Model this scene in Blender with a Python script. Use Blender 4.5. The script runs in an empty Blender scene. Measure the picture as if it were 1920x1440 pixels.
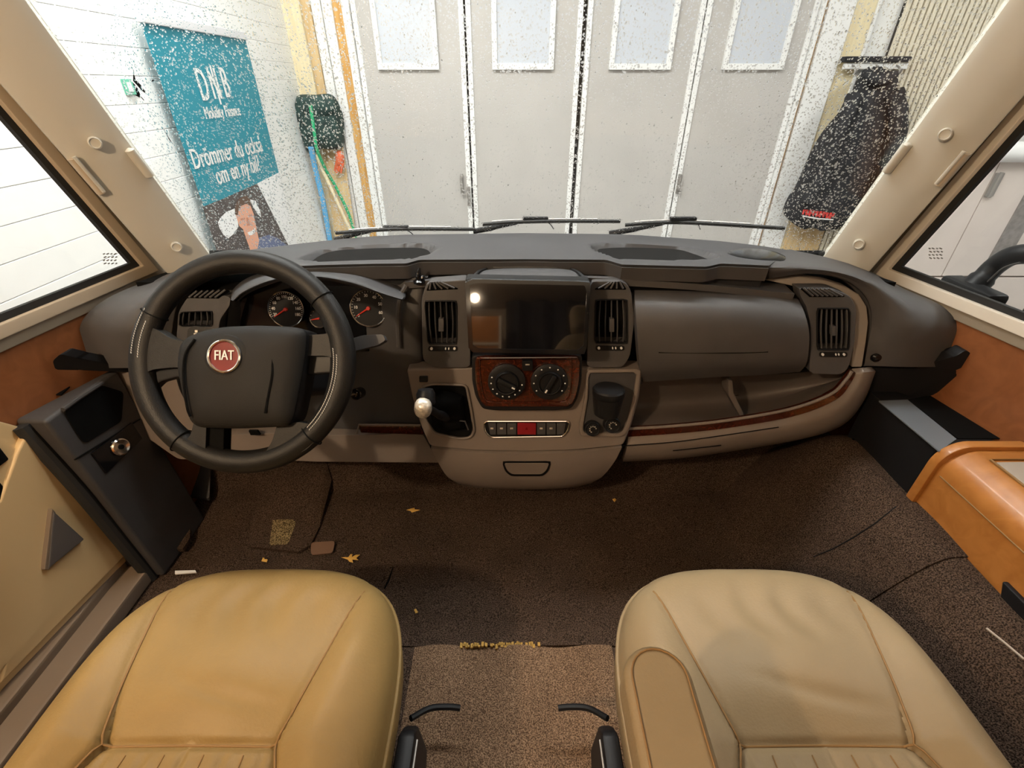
import bpy, bmesh, math, random
import numpy as np
from mathutils import Vector, Matrix
random.seed(7); rng = np.random.default_rng(7)
SC = bpy.context.scene
COL = SC.collection
V = Vector
# ------------------------------------------------------------------ camera
FPX, TH, EYE = 870.0, math.radians(32.8), 1.15
CT, ST = math.cos(TH), math.sin(TH)
cd = bpy.data.cameras.new('camera'); cam = bpy.data.objects.new('camera', cd); COL.objects.link(cam)
cd.sensor_fit = 'HORIZONTAL'; cd.angle = 2*math.atan(960/FPX); cd.clip_start = .01; cd.clip_end = 100
cam.location = (0, 0, EYE); cam.rotation_euler = (math.pi/2-TH, 0, 0)
SC.camera = cam
# ------------------------------------------------------------------ world, lights, exposure
w = bpy.data.worlds.new('world'); SC.world = w; w.use_nodes = True
w.node_tree.nodes['Background'].inputs[0].default_value = (.8, .85, .9, 1)
w.node_tree.nodes['Background'].inputs[1].default_value = .05
vs = SC.view_settings
vs.view_transform = 'Standard'; vs.look = 'None'; vs.gamma = 1; vs.exposure = -0.45; vs.use_curve_mapping = False
def area(name, loc, target, size, sizey, power, col):
    l = bpy.data.lights.new(name, 'AREA'); l.shape = 'RECTANGLE'; l.size = size; l.size_y = sizey; l.energy = power; l.color = col
    o = bpy.data.objects.new(name, l); COL.objects.link(o); o.location = loc
    o.rotation_euler = (V(target)-V(loc)).to_track_quat('-Z', 'Y').to_euler(); return o
def point(name, loc, r, power, col):
    l = bpy.data.lights.new(name, 'POINT'); l.shadow_soft_size = r; l.energy = power; l.color = col
    o = bpy.data.objects.new(name, l); COL.objects.link(o); o.location = loc; return o
WARM = (1, .76, .51)
COOL = (1, .985, .96)
for nm, c, sx_, sy_, pw in (('front', (.4, 1.6), 2.6, .16, 80), ('left', (-1.0, 1.3), .16, 2.6, 88), ('right', (3.6, 1.2), .16, 2.6, 70)):
    area('tube_light_'+nm, (*c, 2.85), (*c, 0), sx_, sy_, pw, COOL); area('tube_uplight_'+nm, (*c, 2.87), (*c, 5), sx_, sy_, pw*.5, COOL)
point('ceiling_lamp_light', (-.95, -.45, 1.70), .03, 76, WARM)
area('living_fill_light', (.1, -1.0, 1.74), (.1, -.8, 0), 1.0, .6, 5.0, WARM)  # broad warm fill added to lift the interior, no fixture belongs to it
point('cupboard_lamp_light', (-.27, -1.38, 1.60), .035, 3.5, WARM)
# ------------------------------------------------------------------ pixel rays -> real points on the surfaces they belong to
def ray(px, py):
    u, v = (px-960)/FPX, (py-720)/FPX
    return V((u, CT-ST*v, -ST-CT*v))
O = V((0, 0, EYE))
def PY(px, py, y): d = ray(px, py); return O+d*(y/d.y)
def PX(px, py, x): d = ray(px, py); return O+d*(x/d.x)
def PZ(px, py, z): d = ray(px, py); return O+d*((z-EYE)/d.z)
def solve(px, py, f, a=.3, b=3.0):
    d = ray(px, py)
    for _ in range(50):
        m = (a+b)/2
        if f(O+d*m) > 0: b = m
        else: a = m
    return O+d*((a+b)/2)
def glass_y(x, z): return 1.385-.17*x*x-.30*(z-.79)
def PG(px, py, off=0): return solve(px, py, lambda p: p.y-glass_y(p.x, p.z)-off)
WL = lambda y: -1.10+.13*max(0, y-.5)
WR = lambda y: 1.14-.16*max(0, y-.5)
def PWL(px, py, off=0): return solve(px, py, lambda p: WL(p.y)+off-p.x)
def PWR(px, py, off=0): return solve(px, py, lambda p: p.x-WR(p.y)+off)
# ------------------------------------------------------------------ materials
def mat(name, col, rough=.5, metal=0, bump=0, bscale=200, var=0, vscale=8, spec=.5, coat=0, trans=0, ior=1.45, sheen=0, emit=None, col2=None):
    m = bpy.data.materials.new(name); m.use_nodes = True
    nt = m.node_tree; N = nt.nodes; L = nt.links; p = N['Principled BSDF']
    p.inputs['Base Color'].default_value = (*col, 1); p.inputs['Roughness'].default_value = rough; p.inputs['Metallic'].default_value = metal
    p.inputs['Specular IOR Level'].default_value = spec; p.inputs['Coat Weight'].default_value = coat; p.inputs['Coat Roughness'].default_value = .08
    p.inputs['Transmission Weight'].default_value = trans; p.inputs['IOR'].default_value = ior; p.inputs['Sheen Weight'].default_value = sheen
    if emit: p.inputs['Emission Color'].default_value = (*emit[:3], 1); p.inputs['Emission Strength'].default_value = emit[3]
    tc = N.new('ShaderNodeTexCoord')
    if var or col2:
        n = N.new('ShaderNodeTexNoise'); n.inputs['Scale'].default_value = vscale; n.inputs['Detail'].default_value = 6
        L.new(tc.outputs['Object'], n.inputs['Vector'])
        r = N.new('ShaderNodeMix'); r.data_type = 'RGBA'
        c2 = col2 or tuple(c*(1-var) for c in col); c1 = col if col2 else tuple(min(1, c*(1+var)) for c in col)
        r.inputs[6].default_value = (*c1, 1); r.inputs[7].default_value = (*c2, 1)
        k = N.new('ShaderNodeMapRange'); k.inputs[1].default_value = .35; k.inputs[2].default_value = .65
        L.new(n.outputs['Fac'], k.inputs[0]); L.new(k.outputs[0], r.inputs[0]); L.new(r.outputs[2], p.inputs['Base Color'])
    if bump:
        n2 = N.new('ShaderNodeTexNoise'); n2.inputs['Scale'].default_value = bscale; n2.inputs['Detail'].default_value = 3
        L.new(tc.outputs['Object'], n2.inputs['Vector'])
        b = N.new('ShaderNodeBump'); b.inputs['Strength'].default_value = bump; b.inputs['Distance'].default_value = .002
        L.new(n2.outputs['Fac'], b.inputs['Height']); L.new(b.outputs['Normal'], p.inputs['Normal'])
    return m
def carpet_mat(name, dark, light, scale=420):
    m = mat(name, dark, .97, spec=.1)
    nt = m.node_tree; N = nt.nodes; L = nt.links; p = N['Principled BSDF']; tc = N.new('ShaderNodeTexCoord')
    n = N.new('ShaderNodeTexNoise'); n.inputs['Scale'].default_value = scale; n.inputs['Detail'].default_value = 2
    n2 = N.new('ShaderNodeTexNoise'); n2.inputs['Scale'].default_value = 5; n2.inputs['Detail'].default_value = 4
    cr = N.new('ShaderNodeValToRGB'); e = cr.color_ramp.elements
    e[0].position = .38; e[0].color = (*dark, 1); e[1].position = .64; e[1].color = (*light, 1)
    mx = N.new('ShaderNodeMix'); mx.data_type = 'RGBA'; mx.blend_type = 'MULTIPLY'; mx.inputs[0].default_value = .55
    for q in (n, n2): L.new(tc.outputs['Object'], q.inputs['Vector'])
    L.new(n.outputs['Fac'], cr.inputs[0]); L.new(cr.outputs[0], mx.inputs[6])
    k = N.new('ShaderNodeMapRange'); k.inputs[1].default_value = .3; k.inputs[2].default_value = .7; k.inputs[3].default_value = .55; k.inputs[4].default_value = 1.2
    L.new(n2.outputs['Fac'], k.inputs[0]); L.new(k.outputs[0], mx.inputs[7]); L.new(mx.outputs[2], p.inputs['Base Color'])
    b = N.new('ShaderNodeBump'); b.inputs['Strength'].default_value = .9; b.inputs['Distance'].default_value = .004
    L.new(n.outputs['Fac'], b.inputs['Height']); L.new(b.outputs['Normal'], p.inputs['Normal'])
    return m
def wood_mat(name, c1, c2, rough=.35, scale=(3, 30, 30), coat=.2, dist=3):
    m = mat(name, c1, rough, coat=coat)
    nt = m.node_tree; N = nt.nodes; L = nt.links; p = N['Principled BSDF']; tc = N.new('ShaderNodeTexCoord')
    mp = N.new('ShaderNodeMapping'); mp.inputs['Scale'].default_value = scale
    n = N.new('ShaderNodeTexNoise'); n.inputs['Scale'].default_value = 1.6; n.inputs['Detail'].default_value = 7; n.inputs['Distortion'].default_value = dist
    cr = N.new('ShaderNodeValToRGB'); e = cr.color_ramp.elements
    e[0].position = .32; e[0].color = (*c1, 1); e[1].position = .68; e[1].color = (*c2, 1)
    L.new(tc.outputs['Object'], mp.inputs['Vector']); L.new(mp.outputs[0], n.inputs['Vector']); L.new(n.outputs['Fac'], cr.inputs[0]); L.new(cr.outputs[0], p.inputs['Base Color'])
    return m
def glass_mat(name, tint=(.97, .985, .98), ior=1.45):
    m = bpy.data.materials.new(name); m.use_nodes = True; nt = m.node_tree; N = nt.nodes; L = nt.links; N.clear()
    o = N.new('ShaderNodeOutputMaterial'); mx = N.new('ShaderNodeMixShader'); f = N.new('ShaderNodeLayerWeight'); f.inputs[0].default_value = .5; pw = N.new('ShaderNodeMath'); pw.operation = 'POWER'; pw.inputs[1].default_value = 5; mr = N.new('ShaderNodeMapRange'); mr.inputs[3].default_value = .03; mr.inputs[4].default_value = .9; L.new(f.outputs['Facing'], pw.inputs[0]); L.new(pw.outputs[0], mr.inputs[0])
    t = N.new('ShaderNodeBsdfTransparent'); t.inputs[0].default_value = (*tint, 1); g = N.new('ShaderNodeBsdfGlossy'); g.inputs['Roughness'].default_value = .01
    L.new(mr.outputs[0], mx.inputs[0]); L.new(t.outputs[0], mx.inputs[1]); L.new(g.outputs[0], mx.inputs[2]); L.new(mx.outputs[0], o.inputs[0])
    return m
M = dict(
    dark=mat('charcoal_plastic', (.048, .046, .047), .55, bump=.12, bscale=900, var=.08),
    dark2=mat('soft_charcoal_plastic', (.068, .065, .066), .58, bump=.16, bscale=700, var=.1),
    shelf=mat('grey_dash_top', (.055, .055, .059), .6, bump=.12, bscale=800, var=.06),
    taupe=mat('taupe_plastic', (.19, .158, .137), .5, bump=.08, bscale=700, var=.06),
    lightgrey=mat('light_grey_trim', (.30, .262, .225), .55, bump=.06, bscale=700),
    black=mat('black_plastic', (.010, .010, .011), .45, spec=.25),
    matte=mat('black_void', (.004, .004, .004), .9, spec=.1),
    gloss=mat('black_gloss', (.006, .006, .007), .12),
    screen=mat('glossy_black_glass', (.004, .004, .005), .03, spec=.8, coat=.6),
    chrome=mat('chrome', (.85, .83, .8), .14, 1),
    silver=mat('silver_knob', (.62, .56, .47), .33, .35, var=.25, vscale=160),
    rubber=mat('black_rubber', (.015, .015, .015), .7),
    wheel=mat('steering_leather', (.009, .0085, .0082), .48, bump=.2, bscale=600, spec=.3),
    hub=mat('airbag_plastic', (.015, .0147, .0145), .62, bump=.15, bscale=900, spec=.22),
    stitch=mat('grey_stitching', (.45, .43, .4), .6),
    white=mat('white_print', (.8, .8, .78), .5),
    red=mat('red_enamel', (.15, .005, .007), .4, spec=.25),
    redbtn=mat('red_button', (.22, .009, .014), .4),
    needle=mat('red_needle', (.7, .05, .03), .4),
    burl=wood_mat('burl_wood', (.020, .004, .002), (.078, .016, .007), .16, (40, 40, 40), 1.0, 2),
    leather=mat('tan_leather', (.235, .152, .056), .46, bump=.22, bscale=230, var=.07, vscale=7, spec=.22),
    leather2=mat('beige_leather', (.25, .183, .103), .47, bump=.2, bscale=260, var=.05, vscale=7, spec=.22),
    seam=mat('seam_thread', (.22, .12, .04), .7),
    seam2=mat('pale_thread', (.72, .55, .3), .6),
    wood=wood_mat('orange_wood', (.34, .128, .027), (.42, .172, .042), .33, (2, 14, 14), .15, 1.5),
    woodb=wood_mat('brown_wood_panel', (.20, .070, .024), (.25, .092, .034), .4, (2, 12, 12), .1, 1.5),
    ivory=mat('ivory_trim', (.57, .545, .475), .42, bump=.03, bscale=500),
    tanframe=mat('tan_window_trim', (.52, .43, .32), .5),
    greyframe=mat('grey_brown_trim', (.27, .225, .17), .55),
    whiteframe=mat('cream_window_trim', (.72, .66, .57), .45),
    door=mat('tan_door_card', (.62, .44, .225), .5, bump=.06, bscale=500),
    sill=mat('brown_grey_sill', (.16, .12, .085), .6),
    speaker=mat('grey_speaker_cloth', (.085, .075, .07), .75, bump=.3, bscale=1500),
    grille=mat('speaker_mesh', (.020, .020, .020), .95, spec=.05, bump=.5, bscale=1200),
    alu=mat('pale_aluminium', (.68, .68, .70), .45),
    plate=mat('blue_grey_plate', (.13, .145, .165), .42),
    inset=mat('grey_inset', (.36, .31, .26), .6),
    liner=mat('beige_lining', (.55, .47, .36), .7),
    carpet=carpet_mat('dark_brown_carpet', (.018, .0115, .0085), (.115, .076, .054)),
    carpet2=carpet_mat('brown_aisle_carpet', (.075, .044, .026), (.31, .20, .125)),
    carpetw=carpet_mat('worn_carpet', (.05, .035, .016), (.34, .26, .13), 260),
    tray=mat('brown_grey_tray', (.095, .078, .068), .5, bump=.08, bscale=700),
    patch=mat('pinkish_patch', (.16, .09, .055), .9),
    leaf=mat('yellow_leaf', (.62, .36, .07), .6),
    fray=mat('frayed_yellow_edge', (.42, .25, .06), .9, bump=.8, bscale=300),
    wall=mat('white_painted_board', (.86, .86, .84), .6, var=.02),
    gdoor=mat('grey_door_panel', (.51, .488, .465), .45, var=.04, vscale=3),
    gframe=mat('white_door_frame', (.86, .86, .85), .45),
    frost=mat('frosted_pale_pane', (.60, .635, .70), .25, coat=.3),
    concrete=mat('garage_concrete', (.42, .41, .40), .85, var=.15),
    gceil=mat('garage_ceiling', (.8, .8, .78), .8),
    timber=wood_mat('raw_timber', (.62, .42, .20), (.74, .56, .32), .7, (20, 20, 2), 0, 1),
    paletimber=wood_mat('pale_timber', (.76, .64, .40), (.84, .74, .50), .7, (20, 20, 2), 0, 1),
    orange=wood_mat('orange_timber', (.58, .30, .08), (.72, .44, .15), .6, (20, 20, 2), 0, 1),
    slat=mat('cream_slat', (.80, .73, .58), .6),
    gap=mat('dark_backing_board', (.05, .045, .04), .9),
    pink=mat('pinkish_white_panel', (.70, .62, .57), .4, var=.02),
    steel=mat('steel_grey', (.35, .33, .31), .45, .5),
    greystrip=mat('grey_strip', (.26, .235, .22), .7, var=.15, vscale=30),
    teal=mat('teal_banner', (.012, .235, .315), .5),
    photo=mat('photo_dark_print', (.075, .062, .058), .5, var=.3, vscale=30),
    skin=mat('printed_skin', (.72, .36, .24), .5), skin2=mat('printed_skin_shade', (.5, .22, .14), .5),
    hair=mat('printed_hair', (.11, .06, .035), .5), shirt=mat('printed_shirt', (.12, .15, .27), .5),
    pw=mat('printed_white', (.82, .82, .82), .5),
    jacket=mat('black_jacket', (.020, .020, .023), .75, bump=.5, bscale=40, var=.3, vscale=12),
    redtape=mat('red_lettering', (.72, .06, .05), .5),
    bag=mat('dark_green_bag', (.022, .050, .044), .7, bump=.6, bscale=40, var=.4, vscale=20),
    green=mat('green_rope', (.03, .42, .18), .6), blue=mat('blue_hose', (.12, .42, .75), .4), orangered=mat('red_orange_glove', (.75, .16, .07), .6),
    signg=mat('green_sign', (.16, .50, .36), .5),
    glass=glass_mat('clear_glass'),
)
dm = bpy.data.materials.new('water_drop'); dm.use_nodes = True
p_ = dm.node_tree.nodes['Principled BSDF']; p_.inputs['Transmission Weight'].default_value = 1; p_.inputs['IOR'].default_value = 1.33
p_.inputs['Roughness'].default_value = .0; p_.inputs['Base Color'].default_value = (1, 1, 1, 1)
M['drop'] = dm
# ------------------------------------------------------------------ mesh helpers
class B:
    def __init__(s): s.v = []; s.f = []
    def add(s, vs, fs):
        k = len(s.v); s.v += [tuple(v) for v in vs]; s.f += [tuple(i+k for i in f) for f in fs]; return s
    def box(s, c, d, ex=(1, 0, 0), ey=(0, 1, 0), ez=(0, 0, 1)):
        c = V(c); ex, ey, ez = V(ex)*d[0]/2, V(ey)*d[1]/2, V(ez)*d[2]/2
        vs = [c+ex*a+ey*b+ez*e for a in (-1, 1) for b in (-1, 1) for e in (-1, 1)]
        return s.add(vs, [(0, 1, 3, 2), (4, 6, 7, 5), (0, 4, 5, 1), (2, 3, 7, 6), (0, 2, 6, 4), (1, 5, 7, 3)])
    def mm(s, a, b): a, b = V(a), V(b); return s.box((a+b)/2, [abs(q) for q in (b-a)])
    def prism(s, pts, off):
        n = len(pts); off = V(off); vs = [V(p) for p in pts]; vs += [p+off for p in vs]
        return s.add(vs, [tuple(range(n)), tuple(range(2*n-1, n-1, -1))]+[(i, i+n, (i+1) % n+n, (i+1) % n) for i in range(n)])
    def ring(s, o, i, off):
        n = len(o); off = V(off); a = [V(p) for p in o]; b = [V(p) for p in i]
        vs = a+b+[p+off for p in a]+[p+off for p in b]; fs = []
        for k in range(n):
            j = (k+1) % n
            fs += [(k, j, n+j, n+k), (2*n+k, 3*n+k, 3*n+j, 2*n+j), (k, 2*n+k, 2*n+j, j), (n+k, n+j, 3*n+j, 3*n+k)]
        return s.add(vs, fs)
    def tube(s, path, r, n=10, closed=False, flat=1.0, up=(0, 0, 1)):
        P = [V(p) for p in path]; m = len(P); vs = []; fs = []
        R = r if isinstance(r, (list, tuple)) else [r]*m
        pn = None
        for i, p in enumerate(P):
            a = P[(i-1) % m] if (closed or i > 0) else p; b = P[(i+1) % m] if (closed or i < m-1) else p
            t = (b-a).normalized()
            if pn is None:
                u = V(up); pn = (u-t*u.dot(t))
                if pn.length < 1e-4: u = V((1, 0, 0)); pn = u-t*u.dot(t)
                pn.normalize()
            else: pn = (pn-t*pn.dot(t)).normalized()
            q = t.cross(pn)
            for k in range(n):
                c = 2*math.pi*k/n; vs.append(p+pn*math.cos(c)*R[i]*flat+q*math.sin(c)*R[i])
        for i in range(m if closed else m-1):
            for k in range(n):
                j = (i+1) % m; fs.append((i*n+k, i*n+(k+1) % n, j*n+(k+1) % n, j*n+k))
        if not closed: fs += [tuple(range(n-1, -1, -1)), tuple((m-1)*n+k for k in range(n))]
        return s.add(vs, fs)
    def lathe(s, c, ax, prof, n=24):     # prof: (radius, height along axis)
        c = V(c); ax = V(ax).normalized(); a = ax.orthogonal().normalized(); b = ax.cross(a); vs = []; fs = []
        for r, h in prof:
            for k in range(n):
                t = 2*math.pi*k/n; vs.append(c+ax*h+(a*math.cos(t)+b*math.sin(t))*r)
        m = len(prof)
        for i in range(m-1):
            for k in range(n): fs.append((i*n+k, i*n+(k+1) % n, (i+1)*n+(k+1) % n, (i+1)*n+k))
        fs += [tuple(range(n-1, -1, -1)), tuple((m-1)*n+k for k in range(n))]
        return s.add(vs, fs)
    def grid(s, G, off=None):            # closed sheet when off is given
        R, C = len(G), len(G[0]); vs = [p for r in G for p in r]
        f1 = [(i*C+j, i*C+j+1, (i+1)*C+j+1, (i+1)*C+j) for i in range(R-1) for j in range(C-1)]
        if off is None: return s.add(vs, f1)
        off = V(off); n = len(vs); vs = vs+[V(p)+off for p in vs]
        f = f1+[tuple(i+n for i in reversed(q)) for q in f1]
        e = [j for j in range(C)]+[i*C+C-1 for i in range(1, R)]+[(R-1)*C+j for j in range(C-2, -1, -1)]+[i*C for i in range(R-2, 0, -1)]
        f += [(e[k], e[(k+1) % len(e)], e[(k+1) % len(e)]+n, e[k]+n) for k in range(len(e))]
        return s.add(vs, f)
def cr1(P, n):
    P = [V(p) for p in P]; out = []
    if len(P) < 3:
        return [P[0].lerp(P[-1], k/n) for k in range(n+1)]
    for i in range(len(P)-1):
        p1, p2 = P[i], P[i+1]; p0 = P[i-1] if i else p1*2-p2; p3 = P[i+2] if i+2 < len(P) else p2*2-p1
        for k in range(n):
            t = k/n; out.append(.5*((2*p1)+(p2-p0)*t+(2*p0-5*p1+4*p2-p3)*t*t+(3*p1-p0-3*p2+p3)*t**3))
    out.append(P[-1]); return out
def smooth_grid(rows, nu=6, nv=6):
    R = [cr1(r, nu) for r in rows]; cols = [cr1([r[j] for r in R], nv) for j in range(len(R[0]))]
    return [[c[i] for c in cols] for i in range(len(cols[0]))]
def loft(rows, off=(0, .012, 0), nu=6, nv=6):
    rows = [[p if isinstance(p, Vector) else PY(*p) for p in r] for r in rows]
    return B().grid(smooth_grid(rows, nu, nv), off)
def closed_cr(P, n=6):
    P = [V(p) for p in P]; m = len(P); out = []
    for i in range(m):
        p0, p1, p2, p3 = P[i-1], P[i], P[(i+1) % m], P[(i+2) % m]
        for k in range(n):
            t = k/n; out.append(.5*((2*p1)+(p2-p0)*t+(2*p0-5*p1+4*p2-p3)*t*t+(3*p1-p0-3*p2+p3)*t**3))
    return out
def rnd(pts, r, n=5):                    # polygon (2-D tuples) with rounded corners
    out = []; m = len(pts)
    for i in range(m):
        a, b, c = V(pts[i-1]), V(pts[i]), V(pts[(i+1) % m]); u = (a-b); w_ = (c-b)
        q = min(r, u.length*.49, w_.length*.49); s0 = b+u.normalized()*q; s1 = b+w_.normalized()*q
        for k in range(n+1):
            t = k/n; out.append(tuple((1-t)**2*s0+2*t*(1-t)*b+t*t*s1))
    return out
def rect(x0, y0, x1, y1): return [(x0, y0), (x1, y0), (x1, y1), (x0, y1)]
def ell(cx, cy, rx, ry=None, n=28): return [(cx+rx*math.cos(2*math.pi*k/n), cy+(ry or rx)*math.sin(2*math.pi*k/n)) for k in range(n)]
def resamp(pts, n=56, c=None):           # by angle around c, so two outlines match point for point
    c = c or (sum(p[0] for p in pts)/len(pts), sum(p[1] for p in pts)/len(pts)); out = []
    for k in range(n):
        a = 2*math.pi*k/n; d = (math.cos(a), math.sin(a)); best = 0
        for i in range(len(pts)):
            (x1, y1), (x2, y2) = pts[i], pts[(i+1) % len(pts)]; ex, ey = x2-x1, y2-y1
            den = d[0]*ey-d[1]*ex
            if abs(den) < 1e-9: continue
            t = ((x1-c[0])*ey-(y1-c[1])*ex)/den; s_ = ((x1-c[0])*d[1]-(y1-c[1])*d[0])/den
            if -1e-6 <= s_ <= 1+1e-6 and t > best: best = t
        out.append((c[0]+d[0]*best, c[1]+d[1]*best))
    return out
def mk(name, b, m, parent=None, label=None, bevel=0, seg=2, ang=35, kind=None, loc=None):
    me = bpy.data.meshes.new(name); bm = bmesh.new()
    vs = [bm.verts.new(v) for v in b.v]
    for f in b.f:
        try: bm.faces.new([vs[i] for i in f])
        except ValueError: pass
    bmesh.ops.recalc_face_normals(bm, faces=bm.faces)
    if bevel:
        es = [e for e in bm.edges if len(e.link_faces) == 2 and e.calc_face_angle(0) > .5]
        if es: bmesh.ops.bevel(bm, geom=es, offset=bevel, segments=seg, profile=.5, affect='EDGES', clamp_overlap=True)
    for f in bm.faces: f.smooth = True
    bm.to_mesh(me); bm.free(); me.set_sharp_from_angle(angle=math.radians(ang))
    me.materials.append(M[m] if isinstance(m, str) else m)
    o = bpy.data.objects.new(name, me); COL.objects.link(o)
    if bevel: o.modifiers.new('weighted_normal', 'WEIGHTED_NORMAL').keep_sharp = True
    if parent is not None: o.parent = parent
    if label: o['label'] = label
    if kind: o['kind'] = kind
    return o
EMPT = []
def thing(name, label, cat, group=None, kind=None):
    o = bpy.data.objects.new(name, None); COL.objects.link(o); o.empty_display_size = .05
    o['label'] = label
    if cat: o['category'] = cat
    if group: o['group'] = group
    if kind: o['kind'] = kind
    EMPT.append(o); return o
def tag(o, label, cat, group=None): 
    o['label'] = label; o['category'] = cat
    if group: o['group'] = group
    return o
def struct(name, b, m, **k): return mk(name, b, m, kind='structure', **k)
def set_empties():
    for e in EMPT:
        pts = []; stack = list(e.children); kids = list(e.children)
        while stack:
            c = stack.pop(); stack += list(c.children)
            if c.type == 'MESH' and len(c.data.vertices):
                a = np.empty(len(c.data.vertices)*3, 'f'); c.data.vertices.foreach_get('co', a); a = a.reshape(-1, 3)
                off = np.array(c.location)
                pts += [a.min(0)+off, a.max(0)+off]
        if not pts: continue
        P = np.array(pts); lo, hi = P.min(0), P.max(0); L = V(((lo[0]+hi[0])/2, (lo[1]+hi[1])/2, lo[2]))
        e.location = L
        for c in kids: c.location = c.location-L
TXT = {}
def text(s, size=1.0):
    if s not in TXT:
        cu = bpy.data.curves.new('t', 'FONT'); cu.body = s; cu.size = 1; cu.align_x = 'CENTER'; cu.align_y = 'CENTER'; cu.resolution_u = 3
        o = bpy.data.objects.new('t', cu); COL.objects.link(o); bpy.context.view_layer.update()
        me = o.to_mesh(); TXT[s] = ([tuple(v.co) for v in me.vertices], [tuple(p.vertices) for p in me.polygons])
        o.to_mesh_clear(); bpy.data.objects.remove(o); bpy.data.curves.remove(cu)
    return TXT[s]
for s in 'FIAT|DNB|D|N|B|Mobility Finance|Drömmer du också|om en ny bil?|20|40|60|80|100|120|140|160|180|10|30|50|0'.split('|'): text(s)
def put_text(b, s, org, ex, ey, size, th=.0004, wmul=1.0, bold=0):
    vs, fs = text(s); ex, ey = V(ex).normalized(), V(ey).normalized(); ez = ex.cross(ey)
    for q, dx in enumerate([0] if not bold else [-bold, 0, bold]):
        b.add([V(org)+ex*(v[0]*size*wmul+dx)+ey*v[1]*size+ez*(th+q*.00025) for v in vs], fs)
    return b
# px slabs: outline in pixels of the photograph on a plane y=Y (or linear ramp), extruded away from the viewer
def YR(y0, p0, y1, p1): return lambda px, py: y0+(y1-y0)*(py-p0)/(p1-p0)
def slab(pts, Y, dep=.01):
    f = Y if callable(Y) else (lambda px, py: Y)
    return B().prism([PY(x, y, f(x, y)) for x, y in pts], (0, dep, 0))
def rslab(o, i, Y, dep=.01, n=56, c=None):
    f = Y if callable(Y) else (lambda px, py: Y)
    c = c or (sum(p[0] for p in i)/len(i), sum(p[1] for p in i)/len(i))
    o, i = resamp(o, n, c), resamp(i, n, c)
    return B().ring([PY(x, y, f(x, y)) for x, y in o], [PY(x, y, f(x, y)) for x, y in i], (0, dep, 0))
# ================================================================== GARAGE
GZ = -.72
struct('floor_outer', B().mm((-1.7, -6, GZ-.1), (7, 4.1, GZ)), 'concrete')
struct('ceiling_outer', B().mm((-1.7, -6, 3.0), (7, 4.1, 3.1)), 'gceil')
wl = struct('wall_outer_left', B().mm((-1.62, -6, GZ), (-1.52, 4.1, 3.0)), 'wall')
z = GZ; k = 0
while z < 2.9:
    mk('board', B().mm((-1.525, -6, z+.0005), (-1.5, 3.9, z+.0945)), 'wall', wl, bevel=.0018, seg=1); z += .095
struct('wall_outer_rear', B().mm((-1.7, -6.1, GZ), (7, -6, 3.0)), 'wall')
struct('wall_outer_right', B().mm((6.2, -6, GZ), (6.3, 4.1, 3.0)), 'wall')
struct('wall_outer_front', B().mm((-1.6, 3.92, GZ), (-1.06, 4.05, 3.0)).mm((2.02, 3.92, GZ), (6.4, 4.05, 3.0)).mm((-1.06, 3.92, 2.45), (2.02, 4.05, 3.0)), 'wall')
def X0(px): return (px-960)*3.9/CTOP
CTOP = FPX*(CT+ST*720/FPX)              # depth factor of the picture's top row on the door wall
def vboard(name, x0, x1, m, y=3.92, d=.03, z0=GZ, z1=3.0, **k): return struct(name, B().mm((x0, y-d, z0), (x1, y, z1)), m, bevel=.003, seg=1, **k)
vboard('trim_1', X0(528), X0(562), 'paletimber', d=.05)
vboard('trim_2', X0(562), X0(579), 'timber', d=.02)
vboard('trim_3', X0(582), X0(600), 'gframe', d=.03)
vboard('trim_4', X0(603), X0(622), 'gframe', d=.045)
vboard('trim_5', X0(622), X0(641), 'orange', d=.03)
vboard('trim_6', X0(641), X0(655), 'gframe', d=.06)
vboard('trim_7', X0(1540), X0(1547), 'gframe', d=.06)
vboard('trim_8', X0(1547), X0(1553), 'orange', d=.03)
vboard('trim_9', X0(1554), X0(1604), 'gframe', d=.05)
vboard('trim_10', X0(1604), X0(1646), 'paletimber', d=.03)
vboard('trim_11', X0(1646), X0(1652), 'gframe', d=.04)
vboard('trim_12', 2.27, 2.56, 'timber', y=3.89, d=.02, z1=.42)
# folding door
d1 = bpy.data.objects.new('door_1', None); COL.objects.link(d1); d1['kind'] = 'structure'; d1['label'] = 'grey four-leaf folding garage door with small high windows'; EMPT.append(d1)
seams = [X0(655), X0(870), X0(1099), X0(1326), X0(1540)]
hw = [.004, .007, .015, .005, .004]
wins = [(709, 824), (923, 1038), (1141, 1257), (1353, 1468)]
for i in range(4):
    a, b = seams[i]+hw[i], seams[i+1]-hw[i+1]
    p = mk('door_panel', B().mm((a, 3.90, GZ+.02), (b, 3.94, 2.44)), 'gdoor', d1, bevel=.003, seg=1)
    for (s0, s1) in ((a, a+.034), (b-.034, b)):
        mk('edge_strip', B().mm((s0, 3.885, GZ+.02), (s1, 3.902, 2.44)), 'gframe', p, bevel=.002, seg=1)
    x0, x1 = (PY(wins[i][0], 131, 3.88).x, PY(wins[i][1], 131, 3.88).x); z0 = PY(960, 131, 3.88).z; z1 = z0+.95
    o = [V((x, 3.872, q)) for x, q in ((x0, z0), (x1, z0), (x1, z1), (x0, z1))]
    w_ = .036
    n_ = [V((x, 3.872, q)) for x, q in ((x0+w_, z0+w_), (x1-w_, z0+w_), (x1-w_, z1-w_), (x0+w_, z1-w_))]
    mk('window_frame', B().ring(o, n_, (0, .03, 0)), 'gframe', p, bevel=.004)
    mk('pane', B().mm((x0+w_, 3.888, z0+w_), (x1-w_, 3.90, z1-w_)), 'frost', p)
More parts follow.
